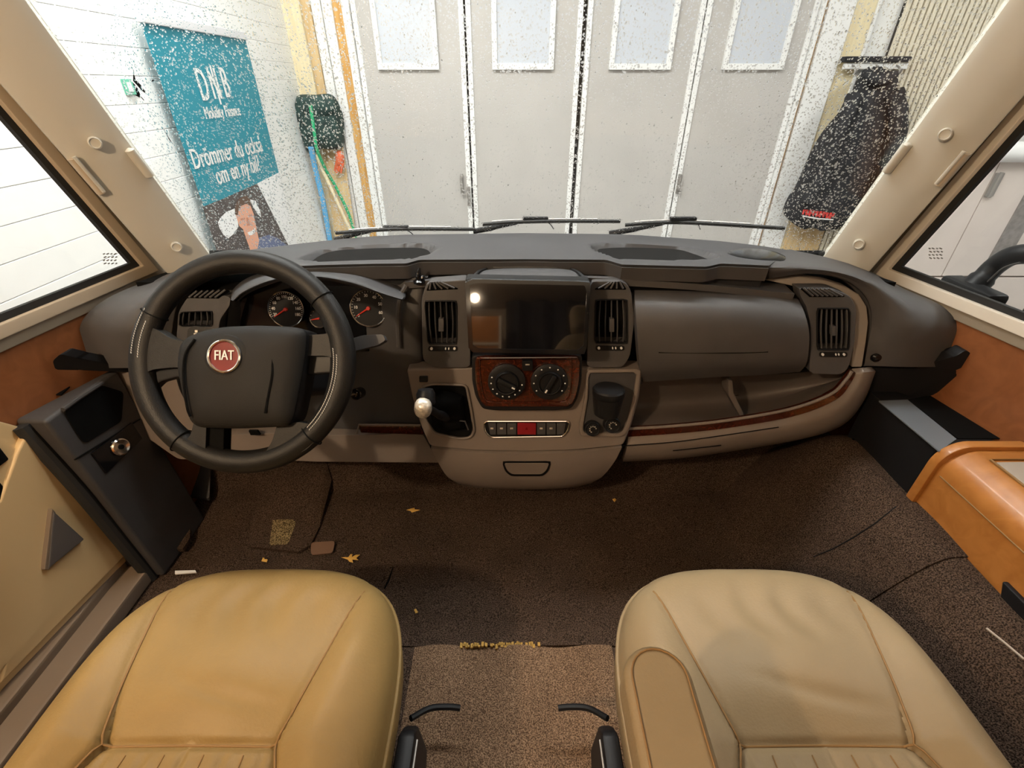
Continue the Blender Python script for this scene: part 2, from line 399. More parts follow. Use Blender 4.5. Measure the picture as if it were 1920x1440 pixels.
for (px, py) in ((866, 345), (879, 368), (1273, 345)):
    c = PY(px, py, 3.87)
    mk('bolt', B().mm(c-V((.012, .012, .07)), c+V((.012, .015, .07))).tube([c+V((0, -.02, .05)), c+V((0, -.02, -.04)), c+V((.02, -.02, -.05))], .008), 'steel', d1, bevel=.003)
mk('gap_backing', B().mm((-1.06, 3.945, GZ), (2.02, 3.95, 2.44)), 'gap', d1)
# slatted panel right of the door
sp = thing('slatted_panel', 'cream slatted wall panel with dark gaps behind the hanging jacket', 'panel')
xs = X0(1700); k = 0
mk('backing_board', B().mm((xs, 3.895, GZ), (3.62, 3.918, 3.0)), 'gap', sp)
while xs < 3.6:
    mk('slat', B().mm((xs, 3.872, GZ), (xs+.025, 3.896, 3.0)), 'slat', sp, bevel=.003, seg=1); xs += .0368
# jacket and its rack
rk = thing('coat_rack', 'dark wall coat rack with a white rail holding the jacket', 'coat rack')
a, b = PY(1581, 106, 3.84), PY(1700, 117, 3.84)
mk('rack_board', B().mm((a.x, 3.80, b.z), (b.x, 3.872, a.z)), 'jacket', rk, bevel=.008)
a, b = PY(1584, 118, 3.84), PY(1697, 130, 3.84)
mk('rail', B().mm((a.x, 3.82, b.z), (b.x, 3.86, a.z)), 'gframe', rk, bevel=.006)
for px in (1600, 1645, 1683):
    c = PY(px, 128, 3.8); mk('hook', B().tube(cr1([c+V((0, .03, .02)), c+V((0, -.02, .0)), c+V((0, -.035, -.03)), c+V((0, -.05, -.005))], 5), .006, 8), 'steel', rk)
jk = thing('jacket', 'black jacket hanging from the coat rack with red lettering at the hem', 'jacket')
J = [(128, 1634, 1657, .03), (137, 1620, 1672, .06), (150, 1610, 1686, .08), (171, 1600, 1683, .09), (193, 1586, 1676, .10), (215, 1576, 1677, .11), (240, 1555, 1676, .12), (268, 1533, 1672, .12),
     (310, 1509, 1662, .12), (352, 1490, 1642, .12), (374, 1478, 1628, .12), (402, 1470, 1612, .11), (418, 1485, 1596, .10), (428, 1508, 1572, .08)]
rows = []
for j, (py, l, r, dp) in enumerate(J):
    a, b = PY(l, py, 3.74), PY(r, py, 3.74); c = (a+b)/2; ww = (b-a).length/2; row = []
    for k in range(40):
        t = 2*math.pi*k/40; f = 1+.05*math.sin(7*t+j*.35)+.035*math.sin(13*t-j*.5)
        row.append(V((c.x+ww*math.cos(t)*(.97+.03*math.sin(3*t+j)), 3.765+dp*.9*math.sin(t)*f*.85, c.z+.012*math.sin(5*t+j))))
    rows.append(row)
cols = [cr1([r[k] for r in rows], 3) for k in range(40)]; R_ = len(cols[0]); bb = B()
bb.add([cols[k][i] for i in range(R_) for k in range(40)], [(i*40+k, i*40+(k+1) % 40, (i+1)*40+(k+1) % 40, (i+1)*40+k) for i in range(R_-1) for k in range(40)]+[tuple(range(40)), tuple((R_-1)*40+k for k in range(39, -1, -1))])
mk('jacket_body', bb, 'jacket', jk, ang=60)
pth = [PY(1676, 172, 3.68), PY(1684, 215, 3.66), PY(1680, 270, 3.65), PY(1662, 330, 3.65), PY(1640, 372, 3.66)]
mk('sleeve', B().tube(cr1(pth, 5), [.055+.004*math.sin(q*1.9) for q in range(21)], 16), 'jacket', jk, ang=60)
pth = [PY(1603, 178, 3.68), PY(1588, 215, 3.655), PY(1562, 270, 3.645), PY(1540, 330, 3.64), PY(1515, 380, 3.65)]
mk('sleeve', B().tube(cr1(pth, 5), [.05+.004*math.sin(q*1.7) for q in range(21)], 16), 'jacket', jk, ang=60)
mk('collar', B().tube(cr1([PY(1622, 140, 3.7), PY(1640, 150, 3.67), PY(1662, 150, 3.67), PY(1676, 140, 3.7)], 5), .03, 12), 'jacket', jk)
bb = B(); q0, q1 = PY(1506, 397, 3.648), PY(1563, 405, 3.648)          # red lettering over a white line
for k in range(9):
    c = q0.lerp(q1, (k+.5)/9); h = .034+.005*((k*7) % 3)
    bb.box(c+V((-.011, 0, 0)), (.007, .012, h), ); bb.box(c+V((.0, 0, (.012, -.012, 0)[k % 3])), (.022, .012, .009)); bb.box(c+V((.010, 0, .004)), (.007, .012, h*.7))
mk('lettering', bb, 'redtape', jk, label='red lettering strip')
q0, q1 = PY(1505, 405, 3.648), PY(1562, 412, 3.648)
mk('hem_line', B().tube([q0, q0.lerp(q1, .5)-V((0, 0, .006)), q1], .005, 6), 'white', jk)
def bulge(pts, nrm, h, rings=8):
    pts = [V(p) for p in pts]; c = sum(pts, V())/len(pts); n = len(pts); b = B(); vs = []; fs = []
    for i in range(rings):
        s = 1-i/rings; vs += [c+(p-c)*s+V(nrm)*h*math.sqrt(max(0, 1-s**2.5)) for p in pts]
    vs.append(c+V(nrm)*h); vs += [p-V(nrm)*h*.35 for p in pts]
    for i in range(rings-1): fs += [(i*n+k, i*n+(k+1) % n, (i+1)*n+(k+1) % n, (i+1)*n+k) for k in range(n)]
    fs += [((rings-1)*n+k, (rings-1)*n+(k+1) % n, rings*n) for k in range(n)]
    o = rings*n+1; fs += [(k, o+k, o+(k+1) % n, (k+1) % n) for k in range(n)]; fs.append(tuple(o+k for k in range(n)))
    return b.add(vs, fs)
# garage corner: bag and tools
ol = [(556, 181), (588, 178), (619, 178), (636, 205), (642, 233), (640, 276), (620, 280), (600, 279), (581, 288), (566, 255), (556, 220)]
bg = thing('tool_bag', 'dark green black bag hanging in the garage corner', 'bag')
mk('bag_body', bulge(closed_cr([PY(x, y, 3.80) for x, y in ol], 4), (0, -1, 0), .12), 'bag', bg, ang=60)
mk('flap', bulge(closed_cr([PY(x, y, 3.70) for x, y in ((562, 184), (615, 182), (628, 205), (600, 222), (566, 212))], 4), (0, -1, 0), .025), 'bag', bg, ang=60)
tag(mk('rope', B().tube(cr1([PY(582, 197, 3.63), PY(590, 253, 3.64), PY(595, 283, 3.66), PY(613, 322, 3.74), PY(631, 353, 3.78), PY(654, 402, 3.80), PY(668, 450, 3.8)], 6), .011, 8), 'green'), 'green rope hanging down over the dark bag', 'rope')
tag(mk('hose', B().tube(cr1([PY(583, 276, 3.70), PY(592, 320, 3.74), PY(604, 370, 3.76), PY(613, 418, 3.78), PY(622, 470, 3.80)], 6), .020, 10), 'blue'), 'light blue hose hanging below the dark bag', 'hose')
tag(mk('plank', B().prism([PY(602, 270, 3.85), PY(641, 268, 3.85), PY(672, 478, 3.80), PY(634, 480, 3.80)], (0, .02, 0)), 'timber', bevel=.003), 'brown timber plank leaning in the corner below the bag', 'plank')
tag(mk('broom_handle', B().tube([PY(592, 290, 3.74), PY(674, 470, 3.74)], .012, 10), 'paletimber'), 'pale wooden handle leaning across the brown plank', 'broom')
gl = thing('work_glove', 'orange red glove hanging on the corner plank', 'glove')
mk('glove_palm', bulge(closed_cr([PY(x, y, 3.80) for x, y in ((630, 284), (642, 286), (645, 300), (640, 312), (630, 308))], 4), (0, -1, 0), .03), 'orangered', gl, ang=60)
for k in range(4):
    mk('finger', B().tube([PY(631+k*4, 306, 3.79), PY(627+k*4, 322+3*(k % 2), 3.79)], [.010, .006], 8), 'orangered', gl)
# roll-up banner against the left wall
XB = -1.45
bn = thing('rollup_banner', 'teal roll-up banner with white lettering and a smiling man', 'banner')
tl, tr, = PX(266, 46, XB), PX(460, 73, XB)
y0, y1 = tl.y, tr.y; zt = (tl.z+tr.z)/2; zb = GZ+.09
def bx(d0, d1, ya, yb, za, zb_): return B().mm((XB+d0, ya, za), (XB+d1, yb, zb_))
mk('sheet', bx(-.003, 0, y0, y1, zb, zt), 'teal', bn)
mk('top_rail', bx(-.012, .012, y0-.005, y1+.005, zt, zt+.035), 'alu', bn, bevel=.004)
mk('base_cassette', bx(-.08, .08, y0-.01, y1+.01, GZ+.001, GZ+.09), 'alu', bn, bevel=.01)
mk('pole', B().tube([(XB-.02, (y0+y1)/2, GZ+.05), (XB-.02, (y0+y1)/2, zt+.02)], .01), 'silver', bn)
def flat(px, name, m, lv, lab=None):
    return mk(name, B().prism([PX(x, y, XB+.001+.0012*lv) for x, y in px], (-.001, 0, 0)), m, bn, lab)
pz = lambda y, zz: V((XB+.0012, y, zz))
# printed photograph
flat([(380, 388), (420, 372), (470, 350), (482, 344), (546, 470), (560, 500), (420, 500), (408, 474)], 'photo_print', 'photo', 0, 'dark car interior photograph')
ws_ = [PX(482, 344, XB), PX(500, 335, XB), PX(516, 326, XB)]; ws_[2].y = y1; ws_ += [V((XB, y1, zb+.3)), V((XB, PX(560, 500, XB).y, zb+.3)), PX(546, 470, XB)]
mk('photo_print', B().prism([p+V((.001, 0, 0)) for p in ws_], (-.001, 0, 0)), 'pw', bn, 'pale photograph strip')
flat([(409, 417), (414, 408), (424, 398), (440, 391), (445, 402), (447, 425), (440, 437), (428, 447), (419, 440), (412, 428)], 'headrest_print', 'pw', 1)
flat([(469, 374), (479, 376), (488, 396), (490, 408), (484, 402), (475, 388)], 'window_print', 'pw', 1)
flat([(485, 446), (505, 440), (520, 446), (536, 458), (548, 478), (560, 500), (470, 500), (476, 466)], 'shirt_print', 'shirt', 1)
flat([(446, 388), (452, 381), (462, 379), (470, 386), (476, 402), (480, 424), (486, 452), (482, 470), (470, 470), (462, 448), (456, 430), (449, 424), (443, 405)], 'face_print', 'skin', 2)
flat([(441, 402), (441, 384), (449, 373), (460, 366), (468, 372), (471, 386), (462, 382), (452, 386), (447, 396), (446, 404)], 'hair_print', 'hair', 3)
for px, nm in (([(451, 410), (459, 408), (460, 411), (452, 413)], 'eye_print'), ([(465, 404), (472, 401), (473, 404), (466, 407)], 'eye_print'), ([(462, 408), (465, 408), (471, 422), (464, 424)], 'nose_print')):
    flat(px, nm, 'skin2', 3)
flat([(464, 436), (472, 433), (479, 427), (478, 436), (472, 441), (467, 441)], 'mouth_print', 'pw', 3)
# lettering (white), lines follow the banner's width
ex = V((0, 1, 0)); ez = V((0, 0, 1)); 
yc = (y0+y1)/2
def bt(s, px, py, size, wm=1.0, bold=0):
    c = PX(px, py, XB); vs_, fs_ = text(s); fs_ = sorted(fs_, key=lambda f: min(vs_[i][0] for i in f)); words = []; hi = -99
    for f in fs_:
        x0, x1 = min(vs_[i][0] for i in f), max(vs_[i][0] for i in f)
        if x0 > hi+.16: words.append([])
        words[-1].append(f); hi = max(hi, x1)
    for wd in words:
        b = B()
        for q, dx in enumerate([0] if not bold else [-bold, 0, bold]):
            b.add([V((XB+.0022+q*.0003, c.y+v[0]*size*wm+dx, c.z+v[1]*size)) for v in vs_], wd)
        us = sorted({i for f in b.f for i in f}); mp = {k: n for n, k in enumerate(us)}; b.v = [b.v[k] for k in us]; b.f = [tuple(mp[i] for i in f) for f in b.f]
        mk('lettering', b, 'white', bn, label='white lettering')
bt('D', 380, 162, .185, .62, .003); bt('N', 402, 160, .185, .58, .003); bt('B', 422, 158, .185, .62, .003)
a, b = PX(396, 122, XB+.002), PX(412, 196, XB+.002); ym = (a.y+b.y)/2
mk('logo_stroke', B().mm((XB+.0012, ym-.006, b.z), (XB+.003, ym+.006, a.z)), 'white', bn)
bt('Mobility Finance', 418, 210, .072, .72, .002)
bt('Drömmer du också', 432, 284, .118, .74, .0022); bt('om en ny bil?', 448, 318, .118, .74, .0022)
# small green sign and scuffs
sg = thing('wall_sign', 'small green square sign on the white wall left of the banner', 'sign')
c = PX(241, 163, -1.495); mk('sign_plate', B().mm((-1.5, c.y-.026, c.z-.026), (-1.49, c.y+.026, c.z+.026)), 'signg', sg, bevel=.002)
mk('symbol', B().mm((-1.4905, c.y-.012, c.z-.016), (-1.488, c.y+.012, c.z+.016)), 'white', sg)
for pts, r in (([(251, 141), (252, 151), (259, 158), (266, 166), (272, 173)], .009), ([(243, 152), (249, 163), (255, 172), (262, 180)], .020), ([(250, 128), (251, 142)], .003), ([(264, 181), (270, 188)], .005), ([(284, 152), (288, 150)], .005), ([(305, 238), (318, 262), (324, 270)], .003)):
    mk('scuff', B().tube([PX(x, y, -1.4995) for x, y in pts], [r*.4]+[r]*(len(pts)-2)+[r*.4], 6, flat=.2, up=(1, 0, 0)), 'matte', wl)
# neighbouring panelled door seen through the right window
pd = thing('door_3', 'pinkish white panelled door with steel hinge seen through right window', None, kind='structure')
YD = 3.4
xa, xb_ = PY(1730, 400, YD).x, 5.2; zs = PY(1850, 519, YD).z; zt_ = PY(1884, 303, YD).z; xs = PY(1821, 410, YD).x
mk('panel', B().mm((2.75, YD, zs+.006), (xs-.003, YD+.05, zt_)), 'pink', pd, bevel=.003); mk('panel', B().mm((xs+.003, YD, zs+.006), (5.2, YD+.05, zt_)), 'pink', pd, bevel=.003)
mk('panel', B().mm((2.75, YD-.01, GZ), (5.2, YD+.05, zs-.006)), 'pink', pd, bevel=.003); mk('backing', B().mm((2.75, YD+.05, GZ), (5.2, YD+.08, zt_)), 'gap', pd)
mk('top_roll', B().tube([(2.9, YD-.02, zt_+.06), (5.2, YD-.02, zt_+.06)], .062, 16), 'gframe', pd)
c = PY(1862, 346, YD); mk('hinge', B().mm(c-V((.026, .02, .075)), c+V((.026, 0, .075))).tube([c-V((.0, .02, .08)), c+V((.0, -.02, .08))], .012), 'steel', pd, bevel=.003)
x1, x2 = PY(1872, 450, YD).x, PY(1908, 450, YD).x; mk('vertical_strip', B().mm((x1, YD-.012, zs+.01), (x2, YD+.002, zt_-.02)), 'greystrip', pd)
# ================================================================== MOTORHOME SHELL
wf = struct('wall_left', B().grid([[(WL(y), y, q) for y in (-2.2, .5, .9, 1.28)] for q in (0, .70)], (-.03, 0, 0)), 'woodb')
struct('wall_right', B().grid([[(WR(y), y, q) for y in (-2.2, .5, .9, 1.28)] for q in (.2, .71)], (.03, 0, 0)), 'woodb')
struct('wall_upper_left', B().grid([[(WL(y), y, q) for y in (-2.2, .5, .86)] for q in (1.46, 1.80)], (-.03, 0, 0)).grid([[(-1.10, y, q) for y in (-2.2, -.38)] for q in (.69, 1.5)], (-.03, 0, 0)), 'liner')
struct('wall_upper_right', B().grid([[(WR(y), y, q) for y in (-2.2, .5, .86)] for q in (1.46, 1.80)], (.03, 0, 0)).grid([[(1.14, y, q) for y in (-2.2, -.38)] for q in (.69, 1.5)], (.03, 0, 0)), 'liner')
struct('ceiling', B().mm((-1.13, -2.2, 1.79), (1.17, 1.02, 1.84)), 'liner')
struct('wall_rear', B().mm((-1.13, -2.24, 0), (1.17, -2.2, 1.84)), 'liner')
struct('wall_front', B().mm((-1.0, 1.30, -.15), (1.0, 1.33, .75)), 'matte')
def sstep(a, b, x): t = min(1, max(0, (x-a)/(b-a))); return t*t*(3-2*t)
def floor_z(x, y):
    return max(.338*sstep(.66, .90, x)*sstep(1.35, .95, y), .55*sstep(1.08, 1.36, y)+.02*sstep(.9, 1.1, y))
struct('floor', B().grid([[(x, y, floor_z(x, y)-.004) for x in np.linspace(-1.12, 1.17, 60)] for y in np.concatenate([np.linspace(-2.2, .3, 12), np.linspace(.35, 1.4, 50)])], (0, 0, -.03)), 'carpet', ang=60)
# side windows
def offset_poly(P, d):                   # convex, any winding
    P = [V(p) for p in P]; n = len(P); A = sum(P[i].x*P[(i+1) % n].y-P[(i+1) % n].x*P[i].y for i in range(n)); s = 1 if A > 0 else -1; L_ = []
    for i in range(n):
        e = (P[(i+1) % n]-P[i]).normalized(); nn = V((e.y, -e.x))*s; L_.append((P[i]+nn*d, e))
    out = []
    for i in range(n):
        (p, e), (q, g) = L_[i-1], L_[i]; den = e.x*g.y-e.y*g.x; t = ((q-p).x*g.y-(q-p).y*g.x)/den; out.append(p+e*t)
    return out
def dens(P, n=12):
    o = []
    for i in range(len(P)): o += [P[i].lerp(P[(i+1) % len(P)], k/n) for k in range(n)]
    return o
def side_window(name, W, PW, c0, c1, sgn, label, fm, fm2):
    a, b = PW(*c0), PW(*c1); sl = (b.y-a.y)/(b.z-a.z)
    G0 = [V((a.y, a.z)), V((a.y+sl*(1.46-a.z), 1.46)), V((-.3, 1.46)), V((-.3, a.z))]
    root = thing(name, label, None, kind='structure')
    def ringp(d0, d1, off, th, m, nm, bev=.003):
        o = [V((W(p.x)+off*sgn, p.x, p.y)) for p in dens(offset_poly(G0, d1))]; i = [V((W(p.x)+off*sgn, p.x, p.y)) for p in dens(offset_poly(G0, d0))]
        return mk(nm, B().ring(o, i, (-th*sgn, 0, 0)), m, root, bevel=bev)
    ringp(-.003, .012, .004, .010, 'rubber', 'seal', 0)
    ringp(.012, .040, .014, .03, fm, 'frame')
    ringp(.040, .066, .006, .03, fm2, 'frame')
    pts = [V((W(p.x)-.012*sgn, p.x, p.y)) for p in dens(G0)]
    mk('pane', B().prism(pts, (-.004*sgn, 0, 0)), 'glass', root)
    return root
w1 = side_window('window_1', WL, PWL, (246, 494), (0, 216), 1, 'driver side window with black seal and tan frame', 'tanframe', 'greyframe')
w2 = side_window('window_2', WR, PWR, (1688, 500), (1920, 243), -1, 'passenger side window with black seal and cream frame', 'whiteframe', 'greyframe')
for (root, PW, cx, cy, s) in ((w1, PWL, 207, 486, 1), (w2, PWR, 1755, 476, -1)):
    b = B()
    for r in range(4):
        for q in range(4):
            p = PW(cx-12+q*7+(r % 2)*2, cy-10+r*6, -.010); b.box(p, (.001, .006+.002*((q+r) % 2), .0025))
    mk('etched_mark', b, 'steel', root)
# windscreen: pane and rain drops
ws = thing('window_3', 'large curved windscreen covered in rain drops', None, kind='structure')
mk('pane', B().grid([[(x, glass_y(x, q), q) for x in np.linspace(-.97, .97, 25)] for q in np.linspace(.72, 1.80, 8)], (0, .006, 0)), 'glass', ws, ang=80)
def droplets(n):
    x = rng.uniform(-.95, .95, n); zz = rng.uniform(.76, 1.55, n)
    r = np.clip(rng.lognormal(math.log(.00115), .36, n), .0005, .0024)
    # unit cap: ring at the glass, mid ring, apex (points outward, +y), drops hang slightly oval
    S = 6; a = np.arange(S)*2*math.pi/S
    ring = lambda rr, h: np.stack([np.cos(a)*rr, np.full(S, h), np.sin(a)*rr*1.15], 1)
    U = np.concatenate([ring(1, 0), ring(.66, .21), np.array([[0, .30, 0]])])
    F4 = [(i*S+k, i*S+(k+1) % S, (i+1)*S+(k+1) % S, (i+1)*S+k) for i in range(1) for k in range(S)]
    F3 = [(S+k, S+(k+1) % S, 2*S) for k in range(S)]+[(0, k+1, k) for k in range(1, S-1)]
    y = 1.385-.17*x*x-.30*(zz-.79)+.0065
    # tilt with the glass: y grows as z falls
    P = U[None]*r[:, None, None]; P[..., 1] -= P[..., 2]*.30+P[..., 0]*.34*x[:, None]; P[..., 0] += x[:, None]; P[..., 1] += y[:, None]; P[..., 2] += zz[:, None]
    nv = len(U); F = []
    f4 = np.array(F4); f3 = np.array(F3); off = (np.arange(n)*nv)[:, None, None]
    l4 = (f4[None]+off).reshape(-1); l3 = (f3[None]+off).reshape(-1)
    me = bpy.data.meshes.new('rain_drops'); me.vertices.add(n*nv); me.vertices.foreach_set('co', P.reshape(-1).astype('f'))
    loops = np.concatenate([l4, l3]).astype('i'); me.loops.add(len(loops)); me.loops.foreach_set('vertex_index', loops)
    n4, n3 = n*len(F4), n*len(F3); me.polygons.add(n4+n3)
    st = np.concatenate([np.arange(n4)*4, n4*4+np.arange(n3)*3]).astype('i'); me.polygons.foreach_set('loop_start', st)
    me.polygons.foreach_set('use_smooth', np.ones(n4+n3, bool)); me.update(calc_edges=True); me.validate()
    bm = bmesh.new(); bm.from_mesh(me); bmesh.ops.recalc_face_normals(bm, faces=bm.faces); bm.to_mesh(me); bm.free()
    me.materials.append(M['drop']); me.set_sharp_from_angle(angle=math.radians(60))
    o = bpy.data.objects.new('rain_drops', me); COL.objects.link(o); o.parent = ws; o['kind'] = 'stuff'
droplets(60000)
# A-pillar covers
def pillar(name, ins, out, sgn, label):
    R = []
    I0, I1, O0, O1 = V(ins[0]), V(ins[1]), V(out[0]), V(out[1])
    for k in range(7):
        t = -.06+k*1.1/6
        i, o = I0.lerp(I1, t), O0.lerp(O1, t)
        pi, po = PG(i.x, i.y, -.004), PG(o.x, o.y, -.055)
        lip = PG(i.x, i.y, .0); m1 = pi.lerp(po, .12)+V((0, -.012, 0)); m2 = pi.lerp(po, .5)+V((0, -.020, 0)); m3 = pi.lerp(po, .9)+V((0, -.010, 0))
        R.append([lip, pi, m1, m2, m3, po, po+V((-.03*sgn*-1 if False else (-.03 if sgn < 0 else .03), .03, 0))])
    d = [(b-a) for a, b in zip(R[-2], R[-1])]
    for q in range(1, 4): R.append([p+dd*q*1.6 for p, dd in zip(R[6], d)])
    return struct(name, B().grid(smooth_grid(R, 4, 2), (.03*sgn, .05, 0)), 'ivory', label=label, ang=50)
p1 = pillar('trim_13', [(391, 477), (150, 145)], [(312, 510), (0, 155)], -1, 'ivory windscreen pillar cover on the driver side')
p2 = pillar('trim_14', [(1549, 478), (1795, 138)], [(1628, 510), (1920, 178)], 1, 'ivory windscreen pillar cover on the passenger side')
def onp(px, py, off=-.075): return PG(px, py, off)
for root, caps, cl, tab in ((p1, ((178, 268), (331, 463)), ((134, 297), (190, 362)), ((240, 278), (283, 333))), (p2, ((1772, 252), (1610, 458)), ((1812, 287), (1760, 347)), ((1705, 268), (1660, 325)))):
    for c in caps:
        p = onp(*c, -.052); ax = (V((0, 0, EYE))-p); ax.z *= .3
        mk('screw_cap', B().lathe(p, ax, [(.0125, -.02), (.0125, .004), (.010, .006), (.0085, .0035), (.004, .003)], 20), 'ivory', root)
    a, b = onp(*cl[0], -.062), onp(*cl[1], -.062)
    mk('blind_clip', B().tube([a, a.lerp(b, .5), b], .011, 8, flat=.8), 'tanframe', root, ang=60); s = V((.012 if root is p1 else -.012, -.006, .004))
    mk('blind_clip', B().tube([a+s, b+s], .004, 8), 'ivory', root)
    a, b = onp(*tab[0], -.016), onp(*tab[1], -.016)
    mk('finger_tab', B().tube(cr1([a, a.lerp(b, .25), a.lerp(b, .75), b], 4), [.003]+[.013]*11+[.003], 10, flat=.7), 'ivory', root, ang=60)
# driver's door card
dr = thing('door_2', 'tan lower door card with grey triangular speaker grille', None, kind='structure')
DO = .014
def PD(px, py, o=0): return PWL(px, py, DO+o)
def WD(y, z, o=0): return V((WL(y)+DO+o, y, z))
a, b, c = PD(62, 806), PD(254, 1036), PD(0, 1302)
f0 = [WD(a.y, a.z), WD(b.y, b.z), WD(c.y, c.z), WD(.5, c.z), WD(-.36, c.z), WD(-.36, .60), WD(.5, .58), PD(0, 789)]
def sheet(P, th): return B().prism(P, (-th, 0, 0))
mk('door_card', sheet(f0, .02), 'door', dr, bevel=.006, seg=2)
f1 = [PD(57, 815, .014), PD(243, 1034, .014), PD(0, 1285, .014), WD(.5, .115, .014), WD(-.3, .115, .014), WD(-.3, .47, .014), WD(.5, .47, .014), PD(0, 940, .014), PD(32, 852, .014), PD(48, 818, .014)]
mk('door_panel', sheet(f1, .02), 'door', dr, bevel=.010, seg=3)
tri = [PD(101, 957, .026), PD(160, 1011, .026), PD(91, 1068, .026)]
mk('speaker_grille', sheet(tri, .014), 'speaker', dr, bevel=.004, seg=2)
tri2 = [PD(98, 953, .024), PD(105, 960, .024), PD(94, 1069, .024), PD(84, 1068, .024)]
mk('grille_edge', sheet(tri2, .012), 'sill', dr, bevel=.002)
for u in (850, 915):
    c = PD(0, u, .004); mk('pocket_slot', B().mm((c.x-.01, c.y-.06, c.z-.02), (c.x+.006, c.y+.004, c.z+.018)), 'matte', dr, bevel=.004)
struct('baseboard_left', B().mm((-1.10, -.4, 0), (-.99, .80, .045)).mm((-1.10, -.4, .0), (-1.05, .80, .068)), 'sill', bevel=.008)
# ================================================================== DASHBOARD
db = thing('dashboard', 'charcoal and taupe moulded dashboard running under the windscreen', 'dashboard')
mk('dash_core', B().prism([(-.93, y, q) for y, q in ((1.10, .74), (1.27, .72), (1.29, .35), (1.12, .24), (1.08, .30))], (1.88, 0, 0)), 'matte', db)  # hidden dark filler added behind the panels to block light leaks
# upper shelf with two speaker recesses
Lf = [(530, 500), (600, 497), (700, 494.5), (762, 494), (786, 487), (985, 486), (1136, 487), (1166, 496), (1325, 500), (1352, 494), (1442, 498)]
Lb = [(470, 468), (560, 457), (640, 448), (700, 443), (760, 440), (985, 437), (1150, 439), (1200, 441), (1350, 452), (1420, 460), (1492, 471)]
def res(P, n):
    P = [V(p) for p in P]; d = [0]
    for i in range(1, len(P)): d.append(d[-1]+(P[i]-P[i-1]).length)
    out = []
    for k in range(n):
        t = d[-1]*k/(n-1); i = max(j for j in range(len(d)-1) if d[j] <= t+1e-9); out.append(P[i].lerp(P[i+1], (t-d[i])/(d[i+1]-d[i])))
    return out
nf = 130
F_ = [PZ(p.x, p.y, .817) for p in res(Lf, nf)]; K_ = [PG(p.x, p.y, -.006) for p in res(Lb, nf)]
rec = [[(560, 487), (600, 464), (680, 457), (770, 455), (806, 457), (821, 467), (806, 480), (779, 489), (700, 491.5), (600, 494)],
       [(1106, 462), (1118, 457), (1170, 455), (1270, 458), (1312, 467), (1352, 483), (1330, 489), (1250, 492), (1158, 491), (1118, 474)]]
recp = [[PZ(x, y, .808).to_2d() for x, y in r] for r in rec]
def sdist(p, P):
    ins = False; d = 9
    for i in range(len(P)):
        a, b = P[i-1], P[i]; e = b-a; t = max(0, min(1, (p-a).dot(e)/e.dot(e))); d = min(d, (p-a-e*t).length)
        if (a.y > p.y) != (b.y > p.y) and p.x < (b.x-a.x)*(p.y-a.y)/(b.y-a.y)+a.x: ins = not ins
    return d if ins else -d
rows = []
for k in range(33):
    t = k/32; r = []
    for a, b in zip(F_, K_):
        p = a.lerp(b, t); p.z += .006*math.sin(math.pi*t)
        m = max(sdist(p.to_2d(), P) for P in recp)
        if m > -.003: p.z -= .024*sstep(-.002, .013, m)
        r.append(p)
    rows.append(r)
lip = [p+V((0, .004, -.004)) for p in F_]; face = [p+V((0, .010, -.034)) for p in F_]
rows = [face, lip]+rows
mk('upper_shelf', B().grid(rows, (0, .004, -.02)), 'shelf', db, ang=45)
mk('shelf_face', B().grid([[p+V((0, -.001, -.035)) for p in F_], [p+V((0, -.0035, -.0055)) for p in F_]], (0, .004, 0)), 'dark', db)
for P in recp:
    P2 = [V((p.x, p.y)) for p in P]
    c = sum(P2, V((0, 0)))/len(P2)
    pts = closed_cr([V((*(c+(p-c)*.86), .7985)) for p in P2], 4)
    mk('speaker_mesh', B().prism(pts, (0, 0, -.003)), 'grille', db)
c = PZ(1418, 479, .808); pts = [c+V((.066*math.cos(t), .052*math.sin(t), 0)) for t in np.linspace(0, 2*math.pi, 33)[:-1]]
mk('demister_grille', bulge(pts, (0, 0, 1), .006), 'gloss', db, ang=60)
# end caps that sweep down to the side walls
inn = [(1434, 523), (1513, 513), (1570, 521), (1605, 539), (1629, 569), (1634, 610), (1627, 650), (1620, 688)]
mid = [(1447, 496), (1535, 500), (1610, 516), (1665, 545), (1705, 580), (1715, 615), (1708, 652), (1700, 688)]
outr = [(1492, 471), (1562, 486), (1625, 506), (1695, 541), (1765, 573), (1797, 612), (1793, 650), (1788, 688)]
Yi = [1.03, 1.03, 1.03, 1.03, 1.02, 1.01, 1.0, .995]; Ym = [1.02, 1.03, 1.03, 1.015, .985, .965, .965, .965]; Yo = [1.2, 1.21, 1.21, 1.13, 1.04, 1.005, .995, .99]
deep = [(x, y, q+.05) for (x, y), q in zip(inn, Yi)]
mk('end_cover', loft([deep, [(*p, q+.006) for p, q in zip(inn, Yi)], [(p[0]+8, p[1]-2, q-.006) for p, q in zip(inn, Yi)], [(*p, q) for p, q in zip(mid, Ym)], [(*p, q) for p, q in zip(outr, Yo)]], (0, .03, -.004), 5, 5), 'dark2', db, ang=60)
innL = [(515, 512), (450, 514), (400, 521), (362, 536), (336, 565), (326, 600), (322, 645), (330, 690)]
midL = [(505, 494), (430, 501), (360, 515), (300, 541), (258, 580), (240, 620), (240, 655), (243, 690)]
outL = [(470, 470), (400, 486), (332, 508), (272, 528), (200, 560), (155, 600), (147, 645), (142, 690)]
Yi2 = [1.05, 1.05, 1.05, 1.04, 1.03, 1.02, 1.01, 1.0]
